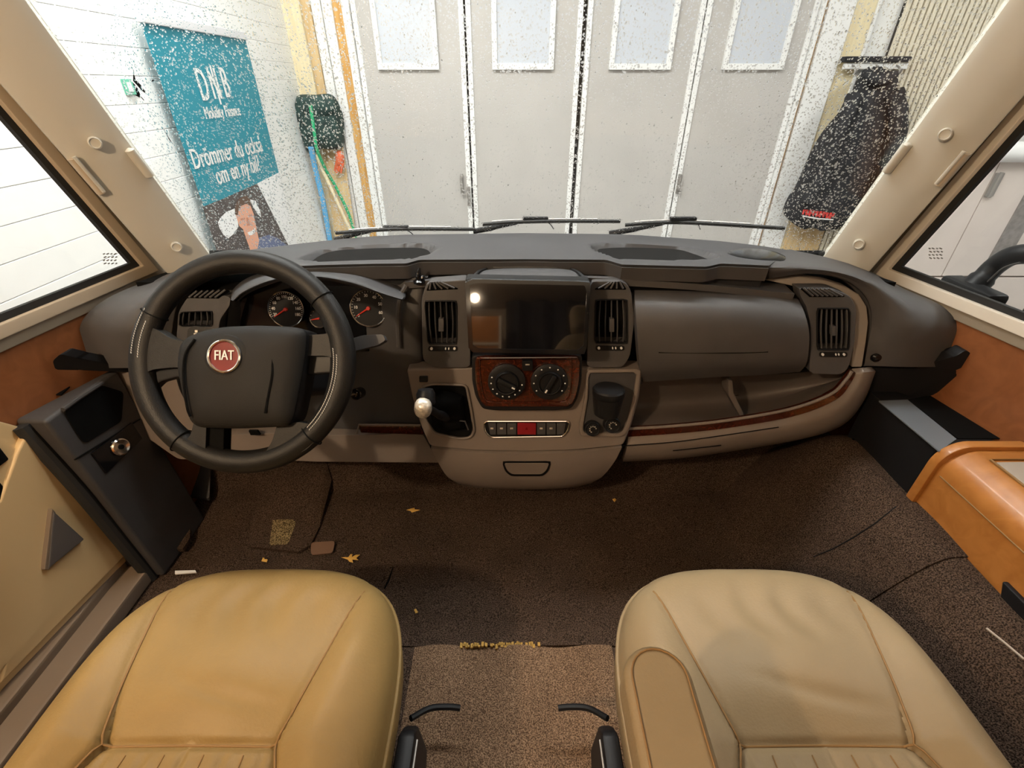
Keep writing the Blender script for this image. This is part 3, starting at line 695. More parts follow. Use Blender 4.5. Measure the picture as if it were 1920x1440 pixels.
mk('end_cover', loft([[(x, y, q+.05) for (x, y), q in zip(innL, Yi2)], [(*p, q+.006) for p, q in zip(innL, Yi2)], [(p[0]-8, p[1]-2, q-.006) for p, q in zip(innL, Yi2)], [(*p, q) for p, q in zip(midL, Ym)], [(*p, q) for p, q in zip(outL, [1.2, 1.21, 1.21, 1.14, 1.05, 1.01, 1.0, .995])]], (0, .03, -.004), 5, 5), 'dark2', db, ang=60)
mk('cover_foot', slab(rnd([(1622, 690), (1715, 690), (1792, 668), (1812, 656), (1836, 674), (1824, 687), (1800, 699), (1770, 735), (1640, 770), (1630, 740)], 6), lambda x, y: 1.0-.052*sstep(1715, 1800, x), .03), 'black', db, bevel=.004)
mk('cover_foot', slab(rnd([(330, 697), (240, 698), (150, 694), (103, 693), (98, 677), (112, 664), (146, 672), (240, 690), (330, 690)], 5), lambda x, y: .89+.115*sstep(100, 240, x), .03), 'black', db, bevel=.003)
mk('screw', B().lathe(PY(1641, 669, .99), (0, -1, .15), [(.012, 0), (.012, .006), (.008, .011), (.001, .012)], 20), 'gloss', db)
# light grey strip around the right vent and its mate on the left
mk('trim_strip', slab([(1432, 525), (1500, 519), (1548, 526), (1588, 538), (1612, 553), (1626, 575), (1629, 605), (1624, 645), (1617, 689), (1596, 689), (1601, 640), (1604, 600), (1602, 575), (1592, 558), (1570, 546), (1500, 540)], YR(1.04, 525, .985, 680), .03), 'lightgrey', db, bevel=.004)
mk('trim_strip', slab([(345, 548), (375, 534), (420, 529), (445, 530), (440, 545), (432, 562), (412, 620), (340, 700), (322, 690), (322, 640), (330, 585)], YR(1.11, 530, 1.06, 690), .02), 'lightgrey', db, bevel=.004)
# lower step behind the vents and the glovebox roof
mk('dash_roof', loft([[(760, 529, 1.0), (880, 521, 1.0), (1000, 517, 1.0), (1110, 521, 1.0), (1300, 532, 1.0), (1490, 551, 1.0)], [(760, 517, 1.07), (880, 514, 1.07), (1000, 508, 1.07), (1110, 512, 1.07), (1300, 520, 1.07), (1470, 532, 1.05)]], (0, .0, -.015), 6, 2), 'dark2', db)
mk('glovebox_roof', slab([(1186, 520), (1345, 526), (1425, 531), (1470, 541), (1486, 553), (1400, 543), (1300, 538), (1186, 534)], YR(1.06, 520, 1.01, 553), .02), 'shelf', db, bevel=.003)
mk('glovebox_gap', slab([(1180, 534), (1300, 538), (1486, 552), (1505, 563), (1400, 556), (1180, 548)], 1.012, .02), 'matte', db)
g = [[(1190, 546, 1.005), (1270, 547, 1.005), (1345, 549, 1.005), (1430, 553, 1.005), (1497, 562, 1.005)],
     [(1191, 575, .965), (1270, 575, .958), (1345, 577, .956), (1430, 580, .958), (1509, 588, .968)],
     [(1194, 615, .945), (1270, 616, .937), (1345, 617, .935), (1430, 618, .937), (1517, 622, .950)],
     [(1197, 658, .942), (1270, 660, .934), (1345, 661, .932), (1430, 660, .934), (1516, 660, .948)],
     [(1200, 690, .950), (1270, 690, .943), (1345, 688, .941), (1430, 685, .943), (1511, 684, .955)],
     [(1205, 716, .975), (1270, 712, .97), (1345, 707, .97), (1430, 703, .97), (1500, 697, .975)]]
gb = mk('glovebox_lid', loft(g, (0, .03, 0), 6, 6), 'dark2', db, ang=50)
mk('lid_crease', B().tube(cr1([PY(x, y, q) for x, y, q in ((1235, 661, .9375), (1300, 662, .9335), (1380, 662, .932), (1440, 660, .935))], 5), .0012, 6), 'matte', gb)
mk('left_filler', slab([(1106, 690), (1186, 690), (1206, 718), (1180, 735), (1106, 700)], .985, .03), 'dark', db)
# open tray below the glovebox
mk('tray_back', loft([[(1200, 708, 1.03), (1360, 706, 1.06), (1480, 700, 1.06), (1596, 690, 1.0)], [(1186, 760, 1.04), (1360, 750, 1.08), (1480, 735, 1.06), (1590, 712, 1.0)], [(1178, 806, .965), (1358, 791, .965), (1478, 770, .965), (1590, 712, .975)]], (0, .02, -.005), 6, 6), 'tray', db, ang=60)
mk('tray_divider', slab([(1366, 712), (1374, 714), (1376, 738), (1396, 778), (1388, 782), (1366, 742)], YR(1.0, 712, .962, 780), .05), 'tray', db, bevel=.003)
band_t = [(1174, 806), (1260, 801), (1358, 791), (1478, 770), (1556, 742), (1586, 714), (1597, 698)]
band_b = [(1178, 819), (1264, 813), (1360, 803), (1486, 781), (1566, 750), (1595, 718), (1604, 699)]
low_b = [(1168, 864), (1268, 858), (1360, 846), (1500, 822), (1578, 796), (1618, 752), (1641, 696)]
YB = [.955, .95, .945, .945, .95, .96, .965]
mk('wood_trim', loft([[(*p, q-.006) for p, q in zip(band_t, YB)], [(*p, q-.010) for p, q in zip(band_b, YB)]], (0, .015, 0), 6, 2), 'burl', db)
mk('trim_lip', B().tube(cr1([PY(p[0], p[1]-2, q-.006) for p, q in zip(band_t, YB)], 5), .004, 8), 'taupe', db)
mm_ = [((a[0]+b[0])/2+2, (a[1]+b[1])/2) for a, b in zip(band_b, low_b)]
mk('lower_panel', loft([[(*p, q-.006) for p, q in zip(band_b, YB)], [(*p, q-.016) for p, q in zip(mm_, YB)], [(*p, q+.01) for p, q in zip(low_b, YB)], [(p[0], p[1]+2, q+.12) for p, q in zip(low_b, YB)]], (0, .015, .003), 6, 5), 'taupe', db, ang=50)
for ln in ([(1168, 836), (1262, 829), (1352, 817), (1460, 801)], [(1168, 836), (1164, 850), (1160, 862)], [(1262, 845), (1300, 841), (1352, 835)]):
    mk('panel_seam', B().tube(cr1([PY(x, y, .925) for x, y in ln], 4), .0013, 6), 'matte', db)
# left lower dash
mk('left_face', loft([[(420, 560, 1.075), (520, 545, 1.075), (640, 535, 1.075), (770, 522, 1.02), (802, 520, 1.02)], [(420, 640, 1.06), (520, 640, 1.06), (650, 640, 1.05), (770, 600, .99), (802, 600, 1.02)], [(420, 720, 1.04), (520, 720, 1.04), (660, 720, 1.03), (770, 680, .99), (802, 690, 1.02)], [(420, 815, 1.01), (520, 815, 1.01), (670, 812, 1.0), (775, 812, .985), (802, 812, .985)]], (0, .02, 0), 6, 6), 'dark', db, ang=50)
mk('left_pod_edge', B().tube(cr1([PY(x, y, q) for x, y, q in ((762, 535, 1.0), (750, 560, .99), (746, 600, .985), (748, 650, .985))], 6), .006, 8), 'dark2', db)
mk('knee_panel', slab(rnd([(202, 692), (333, 690), (345, 722), (372, 790), (430, 815), (520, 812), (590, 816), (668, 816), (792, 812), (806, 838), (830, 868), (590, 866), (420, 858), (335, 862), (245, 800), (196, 740)], 10), YR(1.01, 690, .965, 866), .03), 'taupe', db, bevel=.006)
mk('column_gaiter', slab(rnd([(345, 690), (440, 690), (470, 760), (425, 806), (385, 790), (355, 735)], 10), YR(.995, 690, .975, 806), .02), 'taupe', db, bevel=.005)
mk('gaiter_seam', B().tube(cr1([PY(x, y, .972) for x, y in ((331, 700), (342, 735), (366, 775), (392, 806), (410, 815))], 5), .0035, 8), 'black', db)
mk('fuse_tab', slab([(466, 808), (482, 808), (488, 816), (470, 816)], .962, .006), 'matte', db)
mk('wood_trim', slab([(672, 798), (789, 799), (796, 816), (676, 812)], YR(.972, 798, .966, 816), .012), 'burl', db, bevel=.003)
mk('trim_lip', B().tube([PY(669, 813, .966), PY(673, 796, .968), PY(789, 797, .968)], .003, 6), 'taupe', db)
# air vents
def vent(house, gr, Y0, nsl, top, label=None, Yt=None, dots=None, tab=None):
    cen = ((gr[0][0]+gr[2][0])/2, (gr[0][1]+gr[2][1])/2)
    h = mk('air_vent', rslab(rnd(house, 9), rnd(gr, 4), Y0, .035, 72, cen), 'dark2', db, label, bevel=.003)
    f = Y0
    mk('vent_duct', slab([(cen[0]+(x-cen[0])*1.08, cen[1]+(y-cen[1])*1.08) for x, y in gr], lambda a, b: f(a, b)+.03, .004), 'matte', h)
    o = [(cen[0]+(x-cen[0])*1.07, cen[1]+(y-cen[1])*1.05) for x, y in gr]
    mk('grille_rim', rslab(rnd(o, 4), rnd(gr, 3), lambda a, b: f(a, b)-.003, .01, 40, cen), 'black', h, bevel=.001)
    for k in range(nsl):
        t = (k+.7)/(nsl+.4); xt = gr[0][0]+(gr[1][0]-gr[0][0])*t; xb = gr[3][0]+(gr[2][0]-gr[3][0])*t
        yt = gr[0][1]+(gr[1][1]-gr[0][1])*t; yb = gr[3][1]+(gr[2][1]-gr[3][1])*t; bow = 2.2*(t-.5)*2
        P = [PY(xt, yt, f(xt, yt)+.006), PY((xt+xb)/2+bow, (yt+yb)/2, f(xt, (yt+yb)/2)+.001), PY(xb, yb, f(xb, yb)+.006)]
        mk('slat', B().tube(cr1(P, 4), .0016, 6, flat=2, up=(0, 1, 0)), 'dark2', h)
    if tab:
        mk('vent_tab', slab(rect(*tab), lambda a, b: f(a, b)-.003, .012), 'dark2', h, bevel=.0015)
    if dots:
        x0, x1, y = dots
        mk('slider_slot', slab(rnd(rect(x0-3, y-4.5, x1+3, y+4.5), 4), lambda a, b: f(a, b)-.0015, .004), 'black', h)
        for q, xx in enumerate((x0+3, x0+(x1-x0)*.60, x0+(x1-x0)*.72, x1-3)):
            mk('slider_mark', slab(ell(xx, y, (2.6, 1.2, 1.2, 2.4)[q], (2.6, 2.2, 2.2, 2.4)[q], 10), lambda a, b: f(a, b)-.0035, .002), 'white', h)
    # defroster slots on top
    if top:
        (a, b, c, d), n = top; ft = Yt
        mk('top_slot', B().prism([PY(x, y, ft(x, y)) for x, y in (a, b, c, d)], (0, .004, -.006)), 'matte', h)
        for k in range(n):
            t = (k+.5)/n; p = V(a).lerp(V(b), t); q = V(d).lerp(V(c), t)
            P, Q = PY(p.x, p.y, ft(*p)-.003), PY(q.x, q.y, ft(*q)-.003)
            mk('slat', B().tube([P, Q], .0022, 6), 'dark2', h)
    return h
fY = YR(.985, 530, .955, 690)
vent([(800, 530), (878, 524), (883, 690), (812, 690), (792, 676), (790, 560)], [(797, 566), (855, 566), (855, 645), (803, 645)], fY, 5, ([(806, 529), (826, 528), (858, 540), (800, 543)], 5), Yt=lambda a, b: fY(a, b)-.003, dots=(806, 855, 654), tab=(822, 598, 832, 622))
vent([(1108, 527), (1172, 528), (1184, 545), (1190, 600), (1182, 668), (1168, 690), (1100, 690), (1104, 560)], [(1118, 564), (1175, 563), (1176, 644), (1116, 643)], fY, 5, ([(1140, 530), (1164, 527), (1174, 541), (1116, 541)], 5), Yt=lambda a, b: fY(a, b)-.003, dots=(1120, 1168, 653), tab=(1143, 598, 1152, 623))
vent([(1489, 541), (1560, 541), (1596, 556), (1606, 578), (1603, 640), (1592, 690), (1578, 703), (1517, 701), (1521, 640), (1519, 605), (1510, 567)], [(1534, 580), (1594, 580), (1592, 656), (1534, 656)], YR(1.0, 540, .955, 700), 6, ([(1503, 540), (1556, 541), (1584, 555), (1520, 555)], 7), Yt=lambda a, b: YR(1.0, 540, .955, 700)(a, b)-.003, dots=(1540, 1586, 665), tab=(1560, 612, 1568, 630))
vent([(352, 556), (428, 554), (436, 566), (412, 600), (408, 640), (330, 642), (334, 585)], [(338, 586), (396, 584), (396, 612), (336, 612)], YR(1.03, 545, 1.0, 640), 5, ([(364, 546), (428, 543), (408, 558), (350, 557)], 6), Yt=lambda a, b: YR(1.03, 545, 1.0, 640)(a, b)-.003)
# instrument cluster and hood
fc = YR(1.055, 540, 1.03, 640)
ic = mk('instrument_panel', slab(rnd([(420, 575), (450, 540), (520, 522), (620, 522), (700, 540), (750, 556), (756, 600), (740, 660), (430, 660), (416, 620)], 10), fc, .02), 'gloss', db, bevel=.004)
mk('cluster_side', loft([[(432, 560, 1.0), (428, 590, .99), (422, 640, .99)], [(440, 562, 1.01), (444, 596, 1.02), (442, 640, 1.02)]], (0, .02, 0), 4, 4), 'dark2', db)
ha = [(431, 560), (438, 541), (466, 520), (507, 508), (555, 503), (600, 503), (673, 505), (732, 518), (763, 534)]
hb = [(434, 563), (447, 547), (480, 529), (520, 518), (562, 514), (607, 514), (668, 524), (722, 545), (757, 557)]
hc = [(440, 564), (458, 550), (488, 536), (524, 525), (566, 522), (610, 524), (664, 537), (710, 550), (750, 562)]
mk('instrument_hood', loft([[(*p, 1.07) for p in ha], [(*p, .962) for p in hb], [(*p, .957) for p in hc], [(p[0], p[1]-1, 1.05) for p in hc]], (0, .012, -.006), 6, 6), 'shelf', db, ang=50)
def gauge(cx, cy, r, nums, a0, a1, na, lab):
    Y = 1.04; gx = V((1, 0, 0)); gz = V((0, .3, 1)).normalized()
    c = PY(cx, cy, Y-.012); k = (PY(cx+r, cy, Y-.012)-c).length; nrm = gx.cross(gz)
    P = lambda a, rr: c+gx*math.cos(a)*rr*k+gz*math.sin(a)*rr*k
    rim = mk('gauge', B().prism([P(t, .98) for t in np.linspace(0, 2*math.pi, 41)[:-1]], -nrm*.004), 'black', db, lab)
    mk('gauge_ring', B().tube([P(t, 1.0)+nrm*.001 for t in np.linspace(0, 2*math.pi, 49)[:-1]], .0016, 6, closed=True), 'chrome', rim)
    b = B()
    for i, s in enumerate(nums):
        a = a0+(a1-a0)*i/max(1, len(nums)-1); put_text(b, s, P(a, .70)+nrm*.0006, gx, gz, k*.24, .0003, .9, .0003)
    for i in range(4*len(nums)-3):
        a = a0+(a1-a0)*i/(4*len(nums)-4); q0, q1 = P(a, .87), P(a, .94); b.tube([q0+nrm*.0006, q1+nrm*.0006], .0006, 4)
    mk('gauge_numerals', b, 'white', rim)
    mk('gauge_needle', B().tube([P(na, .05)+nrm*.003, P(na, .82)+nrm*.003], [.0022, .0008], 6).lathe(c, nrm, [(k*.12, 0), (k*.10, .005)], 14), 'needle', rim)
gauge(536, 580, 33, ['20', '40', '60', '80', '100', '120', '140', '160', '180'], math.radians(205), math.radians(-25), math.radians(212), 'round speedometer')
gauge(691, 578, 34, ['0', '10', '20', '30', '40', '50', '60'], math.radians(215), math.radians(-20), math.radians(212), 'round rev counter')
gauge(598, 597, 17, ['', ''], math.radians(190), math.radians(60), math.radians(190), 'small fuel gauge')
# centre console
fk = YR(.965, 690, .915, 845)
mk('console_panel', slab(rnd([(762, 692), (880, 689), (1096, 689), (1206, 690), (1199, 745), (1184, 800), (1169, 836), (1080, 845), (985, 848), (890, 846), (806, 838), (789, 800), (771, 740)], 8), fk, .04), 'taupe', db, bevel=.006, seg=3)
mk('console_gap', slab([(806, 838), (985, 848), (1169, 836), (1166, 842), (985, 853), (809, 844)], .935, .03), 'matte', db)
mk('console_pod', loft([[(808, 841, .925), (890, 849, .918), (985, 851, .914), (1080, 848, .918), (1166, 839, .925)], [(822, 868, .925), (895, 875, .915), (985, 878, .911), (1075, 874, .915), (1152, 866, .925)], [(838, 893, .94), (900, 902, .925), (985, 905, .92), (1070, 902, .925), (1130, 893, .94)], [(856, 905, .97), (905, 914, .96), (985, 917, .955), (1065, 914, .96), (1112, 904, .97)], [(858, 907, 1.06), (905, 915, 1.06), (985, 918, 1.06), (1065, 915, 1.06), (1110, 906, 1.06)]], (0, .015, .004), 6, 6), 'taupe', db, ang=50)
mk('pod_handle', rslab(rnd([(941, 866), (1034, 866), (1028, 884), (1018, 893), (958, 893), (947, 884)], 5), rnd([(944, 868), (1031, 868), (1025, 883), (1016, 890), (960, 890), (950, 883)], 5), .909, .012, 64), 'matte', db)
mk('pod_handle', slab(rnd([(945, 869), (1030, 869), (1024, 883), (1015, 890), (960, 890), (951, 883)], 4), YR(.907, 866, .911, 893), .012), 'taupe', db, bevel=.002)
# heater panel
bz = mk('heater_panel', slab(rnd([(884, 667), (1092, 666), (1091, 715), (1084, 748), (1072, 768), (1040, 771), (930, 771), (904, 768), (891, 745), (885, 715)], 8), YR(.945, 667, .922, 768), .03), 'black', db, 'dark heater control surround', bevel=.005)
mk('wood_bezel', rslab(rnd([(890, 670), (1088, 669), (1086, 715), (1080, 745), (1070, 763), (908, 763), (897, 745), (891, 715)], 8), rnd([(899, 674), (1074, 674), (1072, 715), (1068, 742), (1060, 754), (914, 754), (907, 742), (902, 715)], 6), YR(.939, 667, .915, 768), .012, 64), 'burl', bz, bevel=.003)
mk('wood_face', slab(rnd([(900, 675), (1073, 675), (1071, 715), (1067, 742), (1059, 754), (915, 754), (908, 742), (903, 715)], 5), YR(.942, 667, .918, 768), .01), 'burl', bz)
def knob(cx, cy, r, R_, ang, th0, th1):
    Y = .928; ax = V((0, -1, .22)).normalized(); ex = V((1, 0, 0)); ey = ax.cross(ex); c = PY(cx, cy, Y-.004); k = (PY(cx+1, cy, Y)-PY(cx, cy, Y)).length
    mk('dial_ring', B().lathe(c, ax, [(R_*k, -.004), (R_*k, .003), (R_*k*.96, .004), (r*k, .0045)], 40), 'black', bz)
    mk('control_knob', B().lathe(c, ax, [(r*k, .003), (r*k*.99, .012), (r*k*.92, .015), (r*k*.86, .0145), (r*k*.84, .009), (.001, .009)], 36), 'black', bz)
    d = ex*math.cos(ang)+ey*math.sin(ang); e = ax.cross(d)
    mk('knob_grip', B().box(c+ax*.014, (r*k*1.62, r*k*.42, .014), d, e, ax), 'black', bz, bevel=.003)
    mk('knob_pointer', B().box(c+ax*.0215+d*r*k*.62, (r*k*.28, r*k*.12, .001), d, e, ax), 'white', bz)
    b = B()
    for i in range(9):
        a = th0+(th1-th0)*i/8; b.lathe(c+(ex*math.cos(a)+ey*math.sin(a))*R_*k*.83+ax*.0042, ax, [(k*1.5, 0), (k*1.2, .0006)], 8)
    mk('dial_marks', b, 'white', bz)
knob(950, 716, 22.5, 35, math.radians(-28), math.radians(160), math.radians(350))
knob(1030, 716, 23, 35, math.radians(-118), math.radians(215), math.radians(-35))
mk('push_button', slab(rnd(rect(979, 677, 999, 696), 3), .922, .01), 'black', bz, bevel=.002); mk('button_mark', slab(rect(985, 683, 993, 685), .9205, .002), 'silver', bz)
# row of switches in a chrome ring
fs_ = lambda x, y: fk(x, y)-.004
so = [(908, 790), (1068, 790), (1064, 808), (1055, 818), (920, 820), (909, 808)]
sw = mk('switch_row', slab(rnd(so, 6), lambda x, y: fk(x, y)-.002, .01), 'black', db)
mk('chrome_ring', B().tube([PY(x, y, fs_(x, y)) for x, y in rnd(so, 7, 6)], .0023, 8, closed=True), 'chrome', sw)
xb = [914, 931, 950, 969, 1006, 1024, 1043, 1062]
for k in range(7):
    a, b = xb[k]+1, xb[k+1]-1; ins = 6 if k in (0, 6) else 0
    o = [(a, 794), (b, 794), (b-(4 if k == 6 else 0), 815), (a+(4 if k == 0 else 0), 815)]
    mk('switch', slab(o, lambda x, y: fk(x, y)-.005, .006), 'redbtn' if k == 3 else 'dark', sw, 'red hazard switch' if k == 3 else None, bevel=.001)
    m = (a+b)/2
    if k != 6: mk('switch_symbol', slab([(m-3, 806), (m, 800), (m+3, 806)] if k == 3 else rect(m-3, 802, m+2.5, 805), lambda x, y: fk(x, y)-.0056, .001), 'silver' if k != 3 else 'red', sw)
mk('small_switch', slab(rnd(rect(786, 706, 802, 717), 2), lambda x, y: fk(x, y)-.003, .006), 'black', db, bevel=.001)
# right-hand pocket with sockets
ps = [(1100, 694), (1203, 692), (1196, 742), (1183, 794), (1174, 814), (1165, 820), (1088, 820), (1086, 800), (1097, 745)]
pi_ = [(1104, 700), (1195, 699), (1188, 742), (1176, 790), (1168, 808), (1158, 813), (1094, 813), (1094, 798), (1103, 745)]
pk = mk('pocket_rim', rslab(rnd(ps, 6), rnd(pi_, 6), lambda x, y: fk(x, y)-.007, .012, 64), 'taupe', db, bevel=.003)
mk('pocket_floor', slab(rnd(pi_, 6), lambda x, y: fk(x, y)-.0015, .01), 'dark', pk)
for cx, cy, r in ((1147, 795, 15), (1110, 802, 14)):
    c = PY(cx, cy, .922); k = (PY(cx+1, cy, .922)-c).length; ax = V((0, -1, .35)).normalized()
    mk('power_socket', B().lathe(c, ax, [(r*k*1.05, -.01), (r*k, .012), (r*k*.9, .014), (r*k*.75, .011), (.001, .012)], 28), 'black', pk)
    b = B(); 
    for t in np.linspace(.3, 4.2, 7): b.box(c+ax*.0135+V((1, 0, 0))*math.cos(t)*r*k*.42+ax.cross(V((1, 0, 0)))*math.sin(t)*r*k*.42, (.003, .003, .0015))
    mk('socket_symbol', b, 'silver', pk)
# shift gate
gt = mk('shift_gate', slab(rnd([(792, 728), (812, 722), (872, 724), (880, 768), (886, 806), (880, 818), (860, 820), (816, 810), (800, 785)], 8), lambda x, y: fk(x, y)-.003, .01), 'matte', db)
mk('gate_rim', B().tube([PY(x, y, fk(x, y)-.004) for x, y in rnd([(790, 726), (812, 720), (874, 722), (883, 768), (889, 808), (882, 821), (860, 823), (814, 813), (797, 786)], 8)], .003, 6, closed=True), 'taupe', gt)
mk('gate_boot', bulge([PY(x, y, .928) for x, y in ((800, 750), (830, 735), (866, 745), (874, 800), (840, 806), (812, 796))], (0, -1, .2), .035), 'matte', gt, ang=60)
mk('gate_fold', B().tube([PY(x, y, .905) for x, y in ((838, 782), (854, 788), (872, 790), (878, 806))], .002, 6), 'dark', gt)
# centre hump behind the screen
mk('screen_hump', loft([[(884, 524, .965), (935, 520, .965), (990, 519, .965), (1050, 521, .965), (1100, 526, .965)], [(890, 512, 1.0), (935, 507, 1.0), (990, 506, 1.0), (1050, 507, 1.0), (1090, 513, 1.0)], [(900, 506, 1.05), (935, 503, 1.05), (990, 502, 1.05), (1050, 503, 1.05), (1082, 507, 1.05)]], (0, 0, -.03), 6, 4), 'shelf', db, ang=50)
for s in (0, 1):
    P = [PY(x, y, q) for x, y, q in (((889, 522, .96), (897, 511, .995), (912, 505, 1.04)) if not s else ((1096, 524, .96), (1085, 512, .995), (1070, 505, 1.04)))]
    mk('hump_rib', B().tube(cr1(P, 6), .0045, 8), 'black', db)
mk('document_clip', slab(rnd([(923, 503), (926, 492), (940, 489), (985, 487), (1030, 489), (1044, 492), (1047, 503)], 5), YR(1.045, 489, 1.035, 503), .02), 'shelf', db, bevel=.004)
mk('clip_mouth', slab([(930, 490), (950, 486), (985, 484.5), (1020, 486), (1040, 490), (985, 489)], 1.052, .02), 'matte', db)
# ------------------------------------------------------------------ loose things on the dash
sn = thing('touchscreen', 'glossy black touchscreen standing on the middle of the dashboard', 'screen')
fsn = YR(.926, 525, .872, 660)
def scr(px): return [PY(x, y, fsn(x, y)) for x, y in px]
sq = rnd([(872, 523), (1108, 528), (1099, 664), (879, 660)], 7)
mk('screen_body', B().prism([p+V((0, .004, 0)) for p in scr(sq)], (0, .03, .0)), 'black', sn, bevel=.004)
mk('screen_glass', B().prism(scr(rnd([(875, 526), (1105, 531), (1097, 660), (882, 657)], 6)), (0, .004, .001)), 'screen', sn)
mk('screen_bezel', B().ring([p-V((0, .0015, 0)) for p in scr(resamp(sq, 64, (989, 592)))], [p-V((0, .0015, 0)) for p in scr(resamp(rnd([(880, 530), (1101, 535), (1093, 656), (887, 653)], 5), 64, (989, 592)))], (0, .006, 0)), 'gloss', sn)
mk('screen_bracket', B().mm(PY(940, 640, .93), PY(1040, 560, .99)), 'black', sn, bevel=.004)
ah = thing('ashtray', 'black round lidded ashtray cup in the console pocket', 'ashtray')
c = PY(1137, 775, .905); c.z -= .004
mk('cup', B().lathe(c, (0, .12, 1), [(.026, 0), (.030, .004), (.036, .045), (.0365, .052)], 32), 'black', ah)
mk('cup_lid', B().lathe(c+V((0, .006, .052)), (0, .12, 1), [(.0365, 0), (.038, .003), (.038, .016), (.035, .020), (.001, .021)], 32), 'black', ah)
gl_ = thing('gear_lever', 'gear lever with worn silver knob over the black shift gate', 'gear lever')
kt, kb = PY(794, 742, .80), PY(793, 770, .828)
mk('lever_rod', B().tube(cr1([PY(846, 785, .915), PY(825, 778, .88), PY(806, 768, .85), kb], 5), [.011]*6+[.009]*10, 12), 'black', gl_)
ax = (kt-kb).normalized()
mk('knob', B().lathe(kb-ax*.006, ax, [(.012, 0), (.018, .004), (.0195, .014), (.0185, .03), (.0165, .037), (.011, .042), (.001, .0435)], 28), 'silver', gl_)
mk('knob_collar', B().lathe(PY(798, 730, .85), (0, -.4, -1), [(.016, 0), (.021, .01), (.021, .03), (.018, .034)], 24), 'black', gl_)
dc = thing('phone_mount', 'small black clip mount standing on the dash left of screen', 'clip')
c = PY(786, 527, 1.0)
mk('mount_base', B().lathe(c-V((0, 0, .004)), (0, 0, 1), [(.013, 0), (.013, .005), (.008, .008), (.001, .009)], 20), 'gloss', dc)
mk('mount_jaw', B().tube(cr1([c+V((-.002, 0, .003)), c+V((-.001, .004, .016)), c+V((.003, .008, .028))], 4), [.005, .006, .006, .006, .006, .005, .004, .003, .002], 10), 'gloss', dc)
mk('mount_ball', B().lathe(c+V((.009, -.002, .004)), (0, 0, 1), [(.002, 0), (.005, .002), (.006, .005), (.004, .009), (.001, .0105)], 16), 'gloss', dc)
# ------------------------------------------------------------------ steering wheel, in its own plane
sc_ = .2/211; tW = .2/211*FPX
Cw = O+ray(456, 678)*tW; UX, UY, UN = V((1, 0, 0)), V((0, ST, CT)), V((0, -CT, ST))
def W(px, py, n=0): return Cw+UX*(px-456)*sc_-UY*(py-678)*sc_+UN*n
st = thing('steering_wheel', 'black leather steering wheel with red round badge in the hub', 'steering wheel')
b = B(); R0 = 188*sc_; N_, K = 96, 16; vs = []
for i in range(N_):
    t = 2*math.pi*i/N_; d = UX*math.cos(t)+UY*math.sin(t); fat = 1+.10*max(0, math.cos(2*t))**2
    for k in range(K):
        a = 2*math.pi*k/K; vs.append(Cw+d*(R0+math.cos(a)*.0205*fat)+UN*math.sin(a)*.0185)
b.add(vs, [(i*K+k, i*K+(k+1) % K, ((i+1) % N_)*K+(k+1) % K, ((i+1) % N_)*K+k) for i in range(N_) for k in range(K)])
rim = mk('rim', b, 'wheel', st, ang=80)
for a in (152, 38, -128, -47):
    t = math.radians(a); d = UX*math.cos(t)+UY*math.sin(t)
    mk('rim_joint', B().tube([Cw+d*(R0+math.cos(q)*.0225)+UN*math.sin(q)*.0195 for q in np.linspace(0, 2*math.pi, 17)[:-1]], .0011, 6, closed=True), 'matte', rim)
b = B()
for a0, a1, rr in ((156, 178, -.25), (150, 176, .35), (-44, 8, -.55), (-44, 4, -.25)):
    n = int(abs(a1-a0)/1.3)
    for i in range(n):
        t = math.radians(a0+(a1-a0)*(i+.5)/n); d = UX*math.cos(t)+UY*math.sin(t); e = d.cross(UN)
        q = R0+.0205*rr; h = .0185*math.sqrt(1-rr*rr)+.0006
        b.box(Cw+d*q+UN*h, (.0032, .0013, .0010), (e+d*.3).normalized(), d, UN)
mk('stitching', b, 'stitch', rim, kind='stuff')
def wslab(pts, n0, n1): return B().prism([W(x, y, n1) for x, y in pts], UN*(n0-n1))
def wbulge(pts, h, n0): return bulge([W(x, y, n0) for x, y in pts], UN, h)
mk('spoke', wslab(rnd([(262, 612), (300, 616), (330, 637), (365, 641), (365, 690), (330, 690), (292, 694), (268, 712)], 12), -.014, .012), 'wheel', st, bevel=.006, seg=3)
mk('spoke', wslab(rnd([(576, 630), (620, 627), (640, 606), (648, 640), (648, 700), (636, 676), (618, 668), (576, 668)], 10), -.014, .012), 'wheel', st, bevel=.006, seg=3)
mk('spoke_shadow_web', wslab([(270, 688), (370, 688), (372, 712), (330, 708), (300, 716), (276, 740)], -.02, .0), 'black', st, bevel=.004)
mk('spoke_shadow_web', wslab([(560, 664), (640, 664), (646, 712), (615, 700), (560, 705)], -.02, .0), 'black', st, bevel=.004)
mk('spoke', wslab(rnd([(374, 786), (396, 797), (394, 846), (424, 860), (390, 868), (352, 846), (346, 832), (366, 816)], 6), -.016, .013), 'wheel', st, bevel=.005, seg=3)
mk('spoke', wslab(rnd([(526, 796), (566, 790), (598, 796), (608, 814), (580, 842), (536, 862), (484, 868), (502, 850), (517, 826)], 6), -.016, .013), 'wheel', st, bevel=.005, seg=3)
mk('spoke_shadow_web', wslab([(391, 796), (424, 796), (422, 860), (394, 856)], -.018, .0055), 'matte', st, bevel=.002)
hubo = [(356, 652), (368, 636), (400, 623), (440, 616), (500, 614), (560, 616), (586, 621), (584, 660), (574, 720), (562, 780), (552, 797), (470, 801), (392, 799), (376, 788), (362, 740), (352, 690)]
hb_ = mk('airbag_cover', bulge([W(x, y, .026) for x, y in [tuple(p) for p in rnd(hubo, 14, 3)]], UN, .020, 10), 'hub', st, ang=60)
mk('hub_side', wslab(rnd(hubo, 14, 3), -.03, .024), 'black', st)
